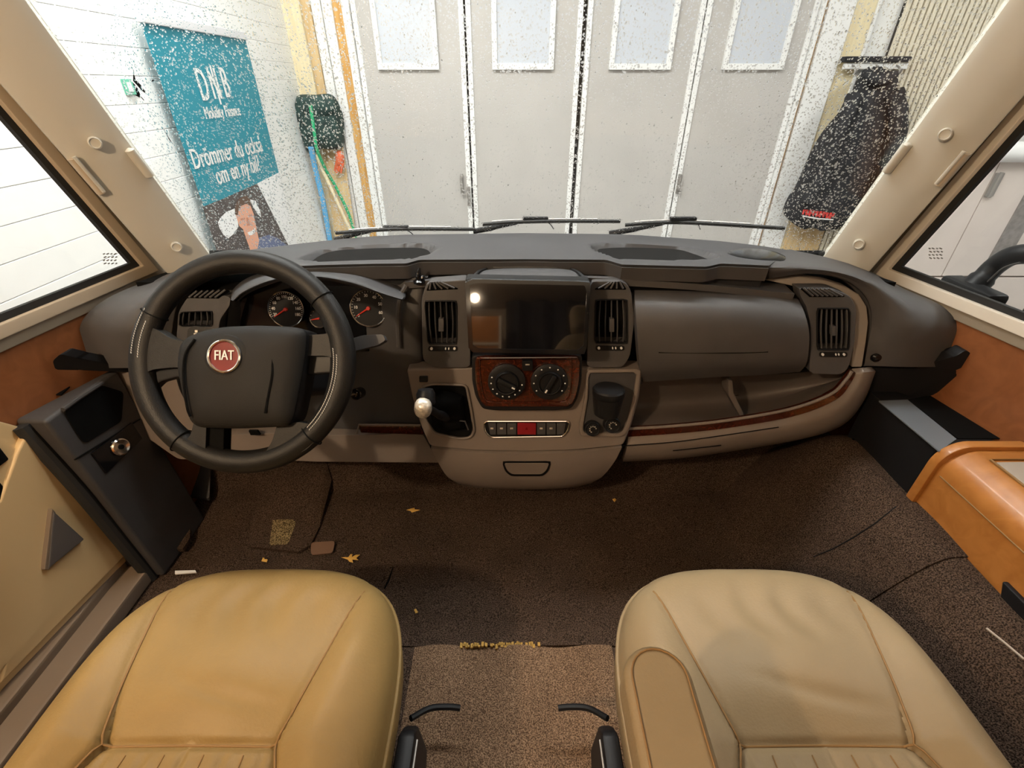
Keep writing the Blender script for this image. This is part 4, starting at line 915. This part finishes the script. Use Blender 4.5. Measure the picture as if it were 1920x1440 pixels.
for ln in ([(394, 640), (379, 668), (376, 710), (382, 760), (386, 778)], [(532, 660), (534, 700), (527, 740), (521, 772)]):
    mk('cover_seam', B().tube(cr1([W(x, y, .0425 if i not in (0, 4) else .040) for i, (x, y) in enumerate(ln)], 6), .0022, 6), 'matte', hb_)
mk('badge_dish', B().lathe(W(452, 671, .040), UN, [(.037, 0), (.036, .0045), (.031, .0065), (.001, .0065)], 40), 'hub', hb_)
bd = mk('badge', B().lathe(W(452, 671, .0455), UN, [(.0275, 0), (.0275, .002), (.001, .0022)], 40), 'red', st, 'red round badge')
mk('badge_ring', B().tube([W(452, 671, .0485)+UX*math.cos(t)*.0262+UY*math.sin(t)*.0262 for t in np.linspace(0, 2*math.pi, 49)[:-1]], .0026, 8, closed=True), 'chrome', bd)
b = B(); put_text(b, 'FIAT', W(452, 670, .0482), UX, UY, .0235, .0006, .72, .0006); mk('badge_lettering', b, 'white', bd)
# steering column with stalks
so_ = thing('steering_column', 'black steering column shroud with two control stalks behind wheel', 'steering column')
mk('shroud', B().box(Cw-UN*.13, (.17, .13, .20), UX, UY, UN), 'black', so_, bevel=.02, seg=3)
mk('shaft', B().lathe(Cw-UN*.02, -UN, [(.05, 0), (.06, .03), (.06, .12)], 24), 'black', so_)
sk = mk('stalk', B().prism([W(x, y, -.035) for x, y in rnd([(326, 612), (338, 606), (372, 611), (420, 624), (436, 646), (380, 642), (340, 640), (324, 634)], 5)], -UN*.018), 'black', so_, bevel=.004)
b = B()
for x, y in ((344, 617), (342, 623), (372, 617), (371, 625), (382, 625), (390, 626)): b.box(W(x, y, -.034), (.005, .004, .002), UX, UY, UN)
mk('stalk_symbols', b, 'silver', sk)
mk('stalk', B().tube([W(350, 716, -.05), W(336, 718, -.05), W(330, 716, -.048)], [.010, .013, .009], 12).tube([W(380, 722, -.07), W(345, 717, -.05)], .008, 10), 'black', so_)
mk('stalk', B().prism([W(x, y, -.06) for x, y in rnd([(600, 640), (660, 622), (700, 620), (706, 632), (690, 642), (620, 660)], 5)], -UN*.018), 'dark', so_, bevel=.004)
ig = mk('ignition_lock', B().lathe(PY(668, 739, .93), (0, -1, .5), [(.014, -.03), (.014, .004), (.011, .006), (.001, .005)], 20), 'gloss', so_)
mk('key_slot', B().box(PY(668, 740, .922), (.0025, .002, .013), V((.8, 0, -.4)).normalized(), (0, 1, 0), V((.45, 0, .9)).normalized()), 'chrome', ig)
# ------------------------------------------------------------------ wipers (outside the glass)
for blade, arm in (([(629, 437), (700, 432), (760, 429.5), (891, 430)], [(742, 426), (700, 432), (660, 441), (628, 450)]), ([(905, 421), (960, 417), (1040, 415), (1163, 415)], [(1004, 410), (975, 416), (930, 426), (888, 434)]), ([(1172, 422), (1230, 418), (1300, 418), (1471, 428)], [(1281, 410), (1250, 417), (1200, 428), (1142, 438)])):
    i = 0 if blade[0][0] < 700 else (1 if blade[0][0] < 1000 else 2)
    wp = thing('windscreen_wiper', ('windscreen wiper furthest left, behind the steering wheel', 'middle windscreen wiper, set highest of the three', 'windscreen wiper furthest right, nearest the hanging jacket')[i], 'wiper', 'windscreen wipers along the glass')
    P = cr1([PG(x, y, .020) for x, y in blade], 6)
    mk('blade', B().tube(P, .0052, 6, flat=1.0), 'rubber', wp); mk('blade_spine', B().tube([p+V((0, .008, .004)) for p in P[2:-2]], .0028, 6), 'steel', wp)
    mk('wiper_arm', B().tube(cr1([PG(x, y, .036) for x, y in arm], 5), [.0045]*6+[.006]*5+[.008]*5, 8), 'black', wp)
    m = PG(*arm[0], .030); mk('blade_clip', B().box(m, (.075, .016, .010)), 'black', wp, bevel=.003)
    mk('hose', B().tube(cr1([m+V((.01, .0, .0)), m+V((.04, -.004, -.012)), m+V((.055, 0, -.03))], 5), .0014, 5), 'black', wp)
# mirror arm outside the passenger window
XM = 1.30
ma = thing('mirror_arm', 'thick curved black mirror arm outside the passenger window', 'mirror arm')
mk('arm', B().tube(cr1([PX(1800, 556, XM-.06), PX(1836, 528, XM-.02), PX(1868, 497, XM), PX(1905, 478, XM), PX(1960, 480, XM+.02), PX(2010, 505, XM+.04)], 6), [.030]*8+[.025]*23, 16), 'black', ma, ang=60)
mk('arm_foot', B().box(PX(1822, 546, XM-.05), (.06, .16, .04)), 'black', ma, bevel=.012)
mk('arm_seam', B().tube(cr1([PX(1850, 530, XM-.025), PX(1880, 503, XM-.03), PX(1912, 492, XM-.03)], 5), .002, 6), 'dark2', ma)
mk('mirror_head', B().box(PX(2010, 560, XM+.05), (.10, .12, .30)), 'black', ma, bevel=.03, seg=3)
# ------------------------------------------------------------------ left side console
lk = thing('side_console', 'dark moulded side console with round lock beside the driver door', 'console')
def LC(px, py, x): return PX(px, py, x)
zT = .55
sx = lambda z: -.966-.026*z/zT
def csec(z, yn): return [V((-1.065, yn, z)), V((sx(z), yn-.005, z)), V((sx(z), 1.0, z)), V((-1.01, 1.0, z))]
b = B(); ring_ = [csec(zT, .79), csec(.36, .795), csec(0, .80)]; fs = [(0, 1, 2, 3), (11, 10, 9, 8)]
for k in range(2): fs += [(k*4+q, k*4+4+q, k*4+4+(q+1) % 4, k*4+(q+1) % 4) for q in range(4)]
b.add(sum(ring_, []), fs)
mk('console_body', b, 'dark', lk, bevel=.014, seg=3)
mk('edge_strip', B().tube(cr1([V((-1.045, .782, zT-.01)), V((-1.02, .782, .36)), V((-1.01, .786, .18)), V((-1.0, .79, .0))], 5), .016, 10), 'rubber', lk)
def onside(px, py, off=0):
    return solve(px, py, lambda p: sx(p.z)+off-p.x)
def sidepoly(pts, off, dep): return B().prism([onside(x, y, off) for x, y in pts], (-dep, 0, 0))
mk('storage_pocket', sidepoly(rnd([(120, 772), (190, 722), (232, 735), (228, 790), (160, 832), (146, 815)], 8), .003, .01), 'matte', lk)
mk('pocket_lip', B().tube([onside(x, y, .004) for x, y in ((118, 768), (150, 745), (192, 718))], .005, 8), 'dark', lk)
mk('panel_seam', B().tube([onside(x, y, .0015) for x, y in ((140, 862), (200, 825), (262, 786))], .002, 6), 'matte', lk)
mk('switch_plate', B().prism([PZ(x, y, zT+.0015) for x, y in ((80, 738), (104, 717), (138, 717), (114, 740))], (0, 0, -.003)), 'matte', lk)
lp = mk('lock_plate', sidepoly([(172, 850), (248, 792), (268, 822), (200, 888)], .004, .008), 'gloss', lk, bevel=.002)
c = onside(224, 838, .006); ax = V((1, -.25, .25)).normalized()
mk('lock_cylinder', B().lathe(c, ax, [(.021, -.004), (.021, .006), (.018, .009), (.009, .007), (.001, .007)], 32), 'chrome', lp)
mk('key_hole', B().lathe(c+ax*.007, ax, [(.0065, 0), (.006, .002), (.001, .002)], 16).box(c+ax*.009, (.002, .003, .010)), 'matte', lp)
# ------------------------------------------------------------------ right side: black step box and wooden cabinet
bxz = .484; xi = .925
rb = thing('step_box', 'black box with blue grey top plate beside the wooden cabinet', 'box')
a0 = PX(1592, 812, xi); a1 = PX(1668, 938, xi); yF = PX(1637, 752, xi).y; yN = .742
mk('box_body', B().prism([V((xi, .772, .33)), V((xi, 1.0, .33)), V((xi, 1.0, bxz)), V((xi, .772, bxz))], (.15, 0, 0)), 'black', rb, bevel=.004)
mk('top_plate', B().prism([PZ(x, y, bxz+.003) for x, y in ((1648, 751), (1702, 749), (1794, 823), (1762, 846))], (0, 0, -.004)), 'plate', rb, bevel=.001)
mk('rear_tray', B().prism([PZ(x, y, bxz+.002) for x, y in ((1703, 749), (1775, 735), (1885, 795), (1900, 822), (1796, 822))], (0, 0, -.003)), 'matte', rb)
mk('box_rail', B().tube([PX(1605, 868, xi-.01), PX(1668, 936, xi-.01)], .004, 6), 'gloss', rb)
for px, py in ((1600, 826), (1673, 905)):
    mk('box_screw', B().lathe(PX(px, py, xi), (-1, 0, 0), [(.006, -.002), (.005, .003), (.001, .004)], 12), 'gloss', rb)
cb = thing('wooden_cabinet', 'low orange wood cabinet with rounded top edge and grey inset', 'cabinet')
xc = .925; yc0 = .764; ztop = .502
prof = [V((xc, 0, .335))]
for k in range(9):
    t = math.pi*k/16; prof.append(V((xc+.058-.058*math.cos(t), 0, ztop-.058+.058*math.sin(t))))
nb = len(prof); cs = [[V((q.x, y, q.z)) for q in prof]+[V((xw, y, ztop)), V((xw, y, .335))] for y, xw in ((yc0-.016, 1.092), (.5, 1.132), (-.39, 1.132))]; nb += 2
mk('cabinet_body', B().add(sum(cs, []), [(k*nb+q, k*nb+(q+1) % nb, k*nb+nb+(q+1) % nb, k*nb+nb+q) for k in range(2) for q in range(nb)]+[tuple(range(nb)), tuple(2*nb+q for q in range(nb-1, -1, -1))]), 'wood', cb, bevel=.002)
prof += [V((1.090, 0, ztop)), V((1.090, 0, .335))]
pr2 = [V((p.x-(.010 if p.x < 1.05 else 0), 0, p.z+(.010 if p.z > .3 else 0))) for p in prof]
mk('front_edge', B().prism([p+V((0, yc0+.004, 0)) for p in pr2], (0, -.022, 0)), 'wood', cb, bevel=.004)
ins = [PZ(1868, 866, ztop+.002), V((1.09, PZ(1868, 866, ztop).y, ztop+.002)), V((1.12, .5, ztop+.002)), V((1.12, .1, ztop+.002)), V((PZ(1868, 866, ztop).x, .1, ztop+.002))]
mk('top_inset', B().prism(ins, (0, 0, -.006)), 'inset', cb, bevel=.002)
mk('inset_groove', B().tube([ins[4]+V((-.006, 0, 0)), ins[0]+V((-.006, .006, 0)), ins[1]+V((0, .006, 0))], .0025, 6), 'seam', cb)
mk('side_groove', B().tube([V((xc-.001, yc0-.03, ztop-.062)), V((xc-.001, -.2, ztop-.062))], .0016, 6), 'seam', cb)
struct('baseboard_right', B().prism([V((.914, y, q)) for y, q in ((PX(1884, 1112, .914).y, .34), (PX(1872, 1096, .914).y, .372), (-.3, .372), (-.3, .34))], (.012, 0, 0)), 'black', bevel=.003)
# ------------------------------------------------------------------ carpets
ck = thing('aisle_carpet', 'lighter brown carpet strip on the floor between the seats', 'carpet')
seam_y = PZ(985, 1212, .01).y
mk('pile', B().grid([[(x, y, .012+.007*math.sin(x*34+1)*sstep(-.5, .5, y)) for x in np.linspace(-.24, .24, 40)] for y in np.linspace(-1.2, seam_y, 30)], (0, 0, -.012)), 'carpet2', ck, ang=60)
b = B()
for k in range(46):
    x = PZ(862+k*3.3, 1212, .01).x; 
    if rng.random() < .8: b.box((x, seam_y+rng.uniform(-.003, .004), .013), (.006, rng.uniform(.004, .012), .006), (1, rng.uniform(-.4, .4), 0), (0, 1, 0))
mk('frayed_edge', b, 'fray', ck)
fc_ = thing('cab_carpet', 'dark brown speckled carpet covering the front cab floor', 'carpet')
G = []
ys = np.linspace(seam_y+.002, 1.285, 70); xs_ = np.linspace(-.93, .975, 110)
for y in ys:
    G.append([(x, y, floor_z(x, y)+.010+.0015*math.sin(x*23+y*17)+.0015*math.sin(x*11-y*31)) for x in xs_])
mk('pile', B().grid(G, (0, 0, -.011)), 'carpet', fc_, ang=60)
for xa_, xb_ in ((.235, .918), (-.99, -.235)):
    mk('side_pile', B().grid([[(x, y, floor_z(x, y)+.009+.0015*math.sin(x*23+y*17)) for x in np.linspace(xa_, xb_, 50)] for y in np.linspace(-.5, seam_y-.001, 40)], (0, 0, -.010)), 'carpet', fc_, ang=60)
def floorline(name, px, r, m, parent):
    P = []
    for (x0, y0), (x1, y1) in zip(px[:-1], px[1:]): P += [onfloor(x0+(x1-x0)*k/8, y0+(y1-y0)*k/8, .0095) for k in range(8)]
    return mk(name, B().tube(P, r, 6), m, parent)
def onfloor(px, py, h=.014): return solve(px, py, lambda p: -(p.z-floor_z(p.x, p.y)-h))
def patch(name, px, m, h=.016, th=.006, parent=fc_, bev=0, lab=None): return mk(name, B().prism([onfloor(x, y, h) for x, y in px], (0, 0, -th)), m, parent, lab, bevel=bev)
patch('floor_mat', [(492, 900), (500, 880), (612, 866), (622, 900), (600, 985), (582, 1022), (560, 1034), (466, 1024), (470, 980)], 'carpet', .020, .01, lab='raised carpet piece under the wheel')
patch('heel_patch', rnd([(512, 968), (540, 950), (557, 954), (553, 985), (540, 1020), (505, 1022)], 6), 'carpetw', .0225, .003, lab='worn pale heel patch')
patch('repair_patch', rnd([(583, 1017), (628, 1014), (624, 1036), (583, 1040)], 6), 'patch', .020, .004, lab='small pinkish patch')
patch('carpet_flap', rnd([(322, 955), (345, 945), (358, 960), (356, 1010), (340, 1032), (318, 1022)], 7), 'carpet', .026, .012)
patch('flap_edge', [(318, 958), (324, 956), (316, 1020), (300, 1034), (294, 1030), (308, 985)], 'sill', .024, .01)
patch('kick_plate', rnd([(336, 865), (395, 868), (392, 935), (332, 925)], 4), 'dark', .03, .01)
floorline('seam_line', [(1680, 950), (1640, 982), (1600, 1008), (1560, 1030), (1520, 1046)], .0016, 'black', fc_)
floorline('seam_line', [(737, 1065), (728, 1090), (720, 1105)], .002, 'matte', fc_)
patch('white_tag', [(328, 1070), (366, 1069), (368, 1073), (328, 1076)], 'white', .02, .004, lab='thin white strip')
floorline('edge_line', [(1850, 1178), (1885, 1206), (1925, 1240)], .002, 'inset', fc_)
def leaf(px, lab, r=3):
    P = [onfloor(x, y, .0165) for x, y in px]
    return tag(mk('fallen_leaf', bulge(P, (0, 0, 1), .002, 3), 'leaf'), lab, 'leaf', 'fallen leaves on the cab carpet')
leaf([(640, 1045), (652, 1046), (657, 1039), (661, 1039), (659, 1045), (668, 1040), (675, 1040), (668, 1046), (672, 1050), (660, 1049), (662, 1055), (655, 1053), (652, 1049)], 'largest yellow leaf, branched, lying right of the worn heel patch')
leaf([(490, 1052), (493, 1045), (496, 1046), (496, 1050), (502, 1049), (500, 1054)], 'small yellow leaf just in front of the driver seat')
leaf([(762, 956), (772, 953), (777, 952), (778, 955), (788, 956), (778, 959), (772, 961), (770, 958)], 'thin yellow leaf on the dark carpet below the centre console')
leaf([(1148, 936), (1153, 934), (1156, 937), (1152, 941)], 'tiny yellow leaf scrap on the carpet right of console')
leaf([(776, 1143), (780, 1141), (784, 1148), (779, 1150)], 'tiny pale leaf crumb beside the driver seat')
# ------------------------------------------------------------------ seats
def seat(name, cx, label, lm, arm, sgn):
    r = thing(name, label, 'seat', 'tan leather cab seats')
    a_, bf, bk, cy, z0 = .252, .298, .30, .258, .412
    def snorm(x, y):
        n, bb_ = (3.3, bf) if y > 0 else (7, bk)
        return (abs(x/a_)**n+abs(y/bb_)**n)**(1/n)
    def xs(y):                              # half width of the centre panel
        yy = y+cy
        return .117+.057*min(1, max(0, (yy-.262)/.24))**.9 if yy > .262 else .117+.05*min(1, (.262-yy)/.12)
    yx = .262-cy
    def zt(x, y, gro=True):
        s = snorm(x, y); e = max(0, (s-.74)/.26)
        z = z0-.060*(1-math.sqrt(max(0, 1-min(1, e)**2.2)))
        d = abs(x)-xs(y)
        front = sstep(.27, .10, y)
        z += .022*sstep(-.01, .06, d)*front*(1-sstep(.16, .25, abs(x)))      # bolsters
        z += .017*math.exp(-((y-.09)/.085)**2-(x/.12)**2)                      # crown of the thigh pad
        if d < 0: z -= .012*math.exp(-((y-yx)/.04)**2)
        if gro:
            z -= .0055*math.exp(-(d/.0055)**2)
            if d < .004: z -= .0065*math.exp(-((y-yx)/.006)**2)
            if d < 0 and y < yx:
                ph = (x/.052+.5) % 1-.5; z -= .004*math.exp(-(ph*.052/.005)**2)*sstep(0, .02, yx-y)+(-.004*math.cos(ph*2*math.pi))*sstep(0, .04, yx-y)*.6
            z += .0032*math.exp(-(y-.20)**2/.003)*math.sin(x*95+math.sin(y*40)*1.2)*math.exp(-(x/.12)**2)
            z -= .0045*math.exp(-((y-.062-.9*x*x+.25*x)/.011)**2)*math.exp(-((x-.02)/.075)**2)
        return z
    S, Rn = 180, 64; vs = []; fs = []
    def outl(t):
        c, s = math.cos(t), math.sin(t); k = 1/snorm(c, s); return c*k, s*k
    O_ = [outl(2*math.pi*k/S) for k in range(S)]
    for i in range(Rn+1):
        s = 1-(i/Rn)
        for (x, y) in O_:
            X, Y = x*s, y*s; vs.append((cx+X, cy+Y, zt(X, Y)))
    n0 = (Rn+1)*S; low = []
    for s, z in ((1.012, z0-.085), (1.005, z0-.12), (.95, z0-.15)):
        for (x, y) in O_: low.append((cx+x*s, cy+y*s, z))
    vs = vs[:n0]+low
    for i in range(Rn): fs += [(i*S+k, i*S+(k+1) % S, (i+1)*S+(k+1) % S, (i+1)*S+k) for k in range(S)]
    q = [0]+[n0+j*S for j in range(3)]
    for j in range(3): fs += [(q[j]+k, q[j+1]+k, q[j+1]+(k+1) % S, q[j]+(k+1) % S) for k in range(S)]
    fs.append(tuple(q[3]+k for k in range(S)))
    cu = mk('seat_cushion', B().add(vs, fs), lm, r, ang=75)
    for sg_ in (-1, 1):
        P = []
        for y in np.linspace(.235, -.27, 60):
            x = xs(y)*sg_
            if snorm(x, y) < .985: P.append(V((cx+x, cy+y, zt(x, y)+.0016)))
        mk('seam', B().tube(P, .0015, 6), 'seam', cu)
    P = [V((cx+x, cy+yx, zt(x, yx)+.0006)) for x in np.linspace(-.117, .117, 24)]; mk('seam', B().tube(P, .0015, 6), 'seam', cu)
    for xq in (-.078, -.026, .026, .078):
        P = [V((cx+xq*(1+.15*k/10), cy+yx-.012-k*.024, zt(xq, yx-.012-k*.024)+.0004)) for k in range(10)]; mk('seam', B().tube(P, .0009, 6), 'seam', cu)
    P = [V((cx+x*1.006, cy+y*1.006, z0-.066)) for x, y in O_]; mk('piping', B().tube(P, .004, 8, closed=True), lm, cu)
    # reclined backrest and headrest, behind the camera's view
    rows = []
    for zz, yy, ww, th in ((.36, -.03, .20, .07), (.45, -.04, .235, .085), (.70, -.16, .25, .085), (.92, -.26, .235, .08), (1.03, -.315, .17, .06), (1.05, -.325, .10, .04)):
        rows.append([V((cx+ww*math.copysign(abs(math.cos(t))**.55, math.cos(t)), yy+th*math.copysign(abs(math.sin(t))**.7, math.sin(t))-.06, zz)) for t in np.linspace(0, 2*math.pi, 33)[:-1]])
    cl = [cr1([q_[k] for q_ in rows], 4) for k in range(32)]; R2 = len(cl[0]); b = B()
    b.add([cl[k][i] for i in range(R2) for k in range(32)], [(i*32+k, i*32+(k+1) % 32, (i+1)*32+(k+1) % 32, (i+1)*32+k) for i in range(R2-1) for k in range(32)]+[tuple(range(32)), tuple((R2-1)*32+k for k in range(31, -1, -1))])
    mk('backrest', b, lm, r, ang=70)
    hd = mk('headrest', B().box((cx, -.42, 1.13), (.26, .10, .17), (1, 0, 0), (0, .93, .36), (0, -.36, .93)), lm, r, bevel=.04, seg=4)
    mk('headrest_post', B().tube([(cx-.05, -.37, 1.0), (cx-.05, -.42, 1.10)], .006).tube([(cx+.05, -.37, 1.0), (cx+.05, -.42, 1.10)], .006), 'chrome', hd)
    # base and side covers
    mk('seat_base', B().mm((cx-.17, .02, .011), (cx+.17, .40, .15)).mm((cx-.20, -.02, .15), (cx+.20, .44, .27)), 'black', r, bevel=.008)
    inn_ = cx+sgn*.270
    mk('side_cover', B().prism([V((inn_-.014, y, q)) for y, q in ((-.12, .10), (.30, .12), (.345, .16), (.335, .27), (.315, .30), (-.12, .305))], (.028, 0, 0)), 'black', r, bevel=.008)
    mk('slide_lever', B().tube(cr1([V((inn_-sgn*.03, .40, .13)), V((inn_, .425, .11)), V((inn_+sgn*.035, .43, .105)), V((inn_+sgn*.06, .43, .10))], 5), .006, 8), 'black', r)
    mk('cover_line', B().tube([V((inn_+sgn*.0145, .31, .285)), V((inn_+sgn*.0145, -.1, .285))], .002, 6), 'steel', r)
    if arm:
        ax_, y1_, zA = .157, .282, .622; hw_ = .037
        pl = [(ax_-hw_, -.12)]+[(ax_-hw_*math.cos(t), y1_-hw_+hw_*math.sin(t)) for t in np.linspace(0, math.pi, 13)]+[(ax_+hw_, -.12)]
        am = mk('armrest', B().prism([V((x, y, zA)) for x, y in pl], (0, 0, -.055)), lm, r, bevel=.012, seg=4)
        for dd, zz in ((.0075, .0005), (.012, -.0015)):
            h2 = hw_-dd; pp = [V((ax_-h2, -.1, zA+zz))]+[V((ax_-h2*math.cos(t), y1_-hw_+h2*math.sin(t), zA+zz)) for t in np.linspace(0, math.pi, 13)]+[V((ax_+h2, -.1, zA+zz))]
            mk('armrest_stitching', B().tube(pp, .0011, 6), 'seam' if dd < .01 else 'seam2', am)
        mk('armrest_pivot', B().mm((ax_-.02, -.16, .50), (ax_+.045, -.10, .60)), 'black', r, bevel=.01)
    return r
seat('driver_seat', -.434, 'tan leather driver seat with creased cushion in front of the steering wheel', 'leather', False, 1)
seat('passenger_seat', .423, 'paler tan leather passenger seat with a padded armrest', 'leather2', True, -1)
# ------------------------------------------------------------------ living area behind the camera (seen in the glossy screen)
rc = thing('tall_cupboard', 'orange wood cupboard standing behind the driver seat', 'cupboard')
mk('cupboard_body', B().mm((-1.08, -2.15, 0.0), (-.08, -1.55, 1.52)), 'wood', rc, bevel=.01); mk('cupboard_door', B().mm((-1.02, -1.553, .12), (-.12, -1.535, 1.27)), 'wood', rc, bevel=.005); mk('door_edge', B().mm((-.10, -1.556, .08), (-.08, -1.54, 1.52)), 'ivory', rc); mk('door_edge', B().mm((-1.03, -1.556, 1.29), (-.10, -1.54, 1.31)), 'ivory', rc)
dk = thing('dark_backdrop', 'unseen dark sheet added for the glossy screen to reflect', 'backdrop')  # added behind the camera to keep the screen's reflection dark
mk('backdrop_sheet', B().grid([[(x, -1.9+.03*math.sin(x*30), q) for x in np.linspace(-.05, .95, 60)] for q in (.02, 1.76)], (0, -.01, 0)), 'jacket', dk)
for nm, p, lab in (('ceiling_lamp', (-.95, -.45, 1.665), 'small round ceiling lamp above the driver seat'), ('living_lamp', (-.27, -1.38, 1.66), 'small round ceiling lamp in the living area')):
    t = thing(nm, lab, 'lamp'); mk('lamp_base', B().lathe(V(p)+V((0, 0, .125)), (0, 0, -1), [(.06, 0), (.06, .02), (.045, .03), (.001, .03)], 24), 'ivory', t)
set_empties()
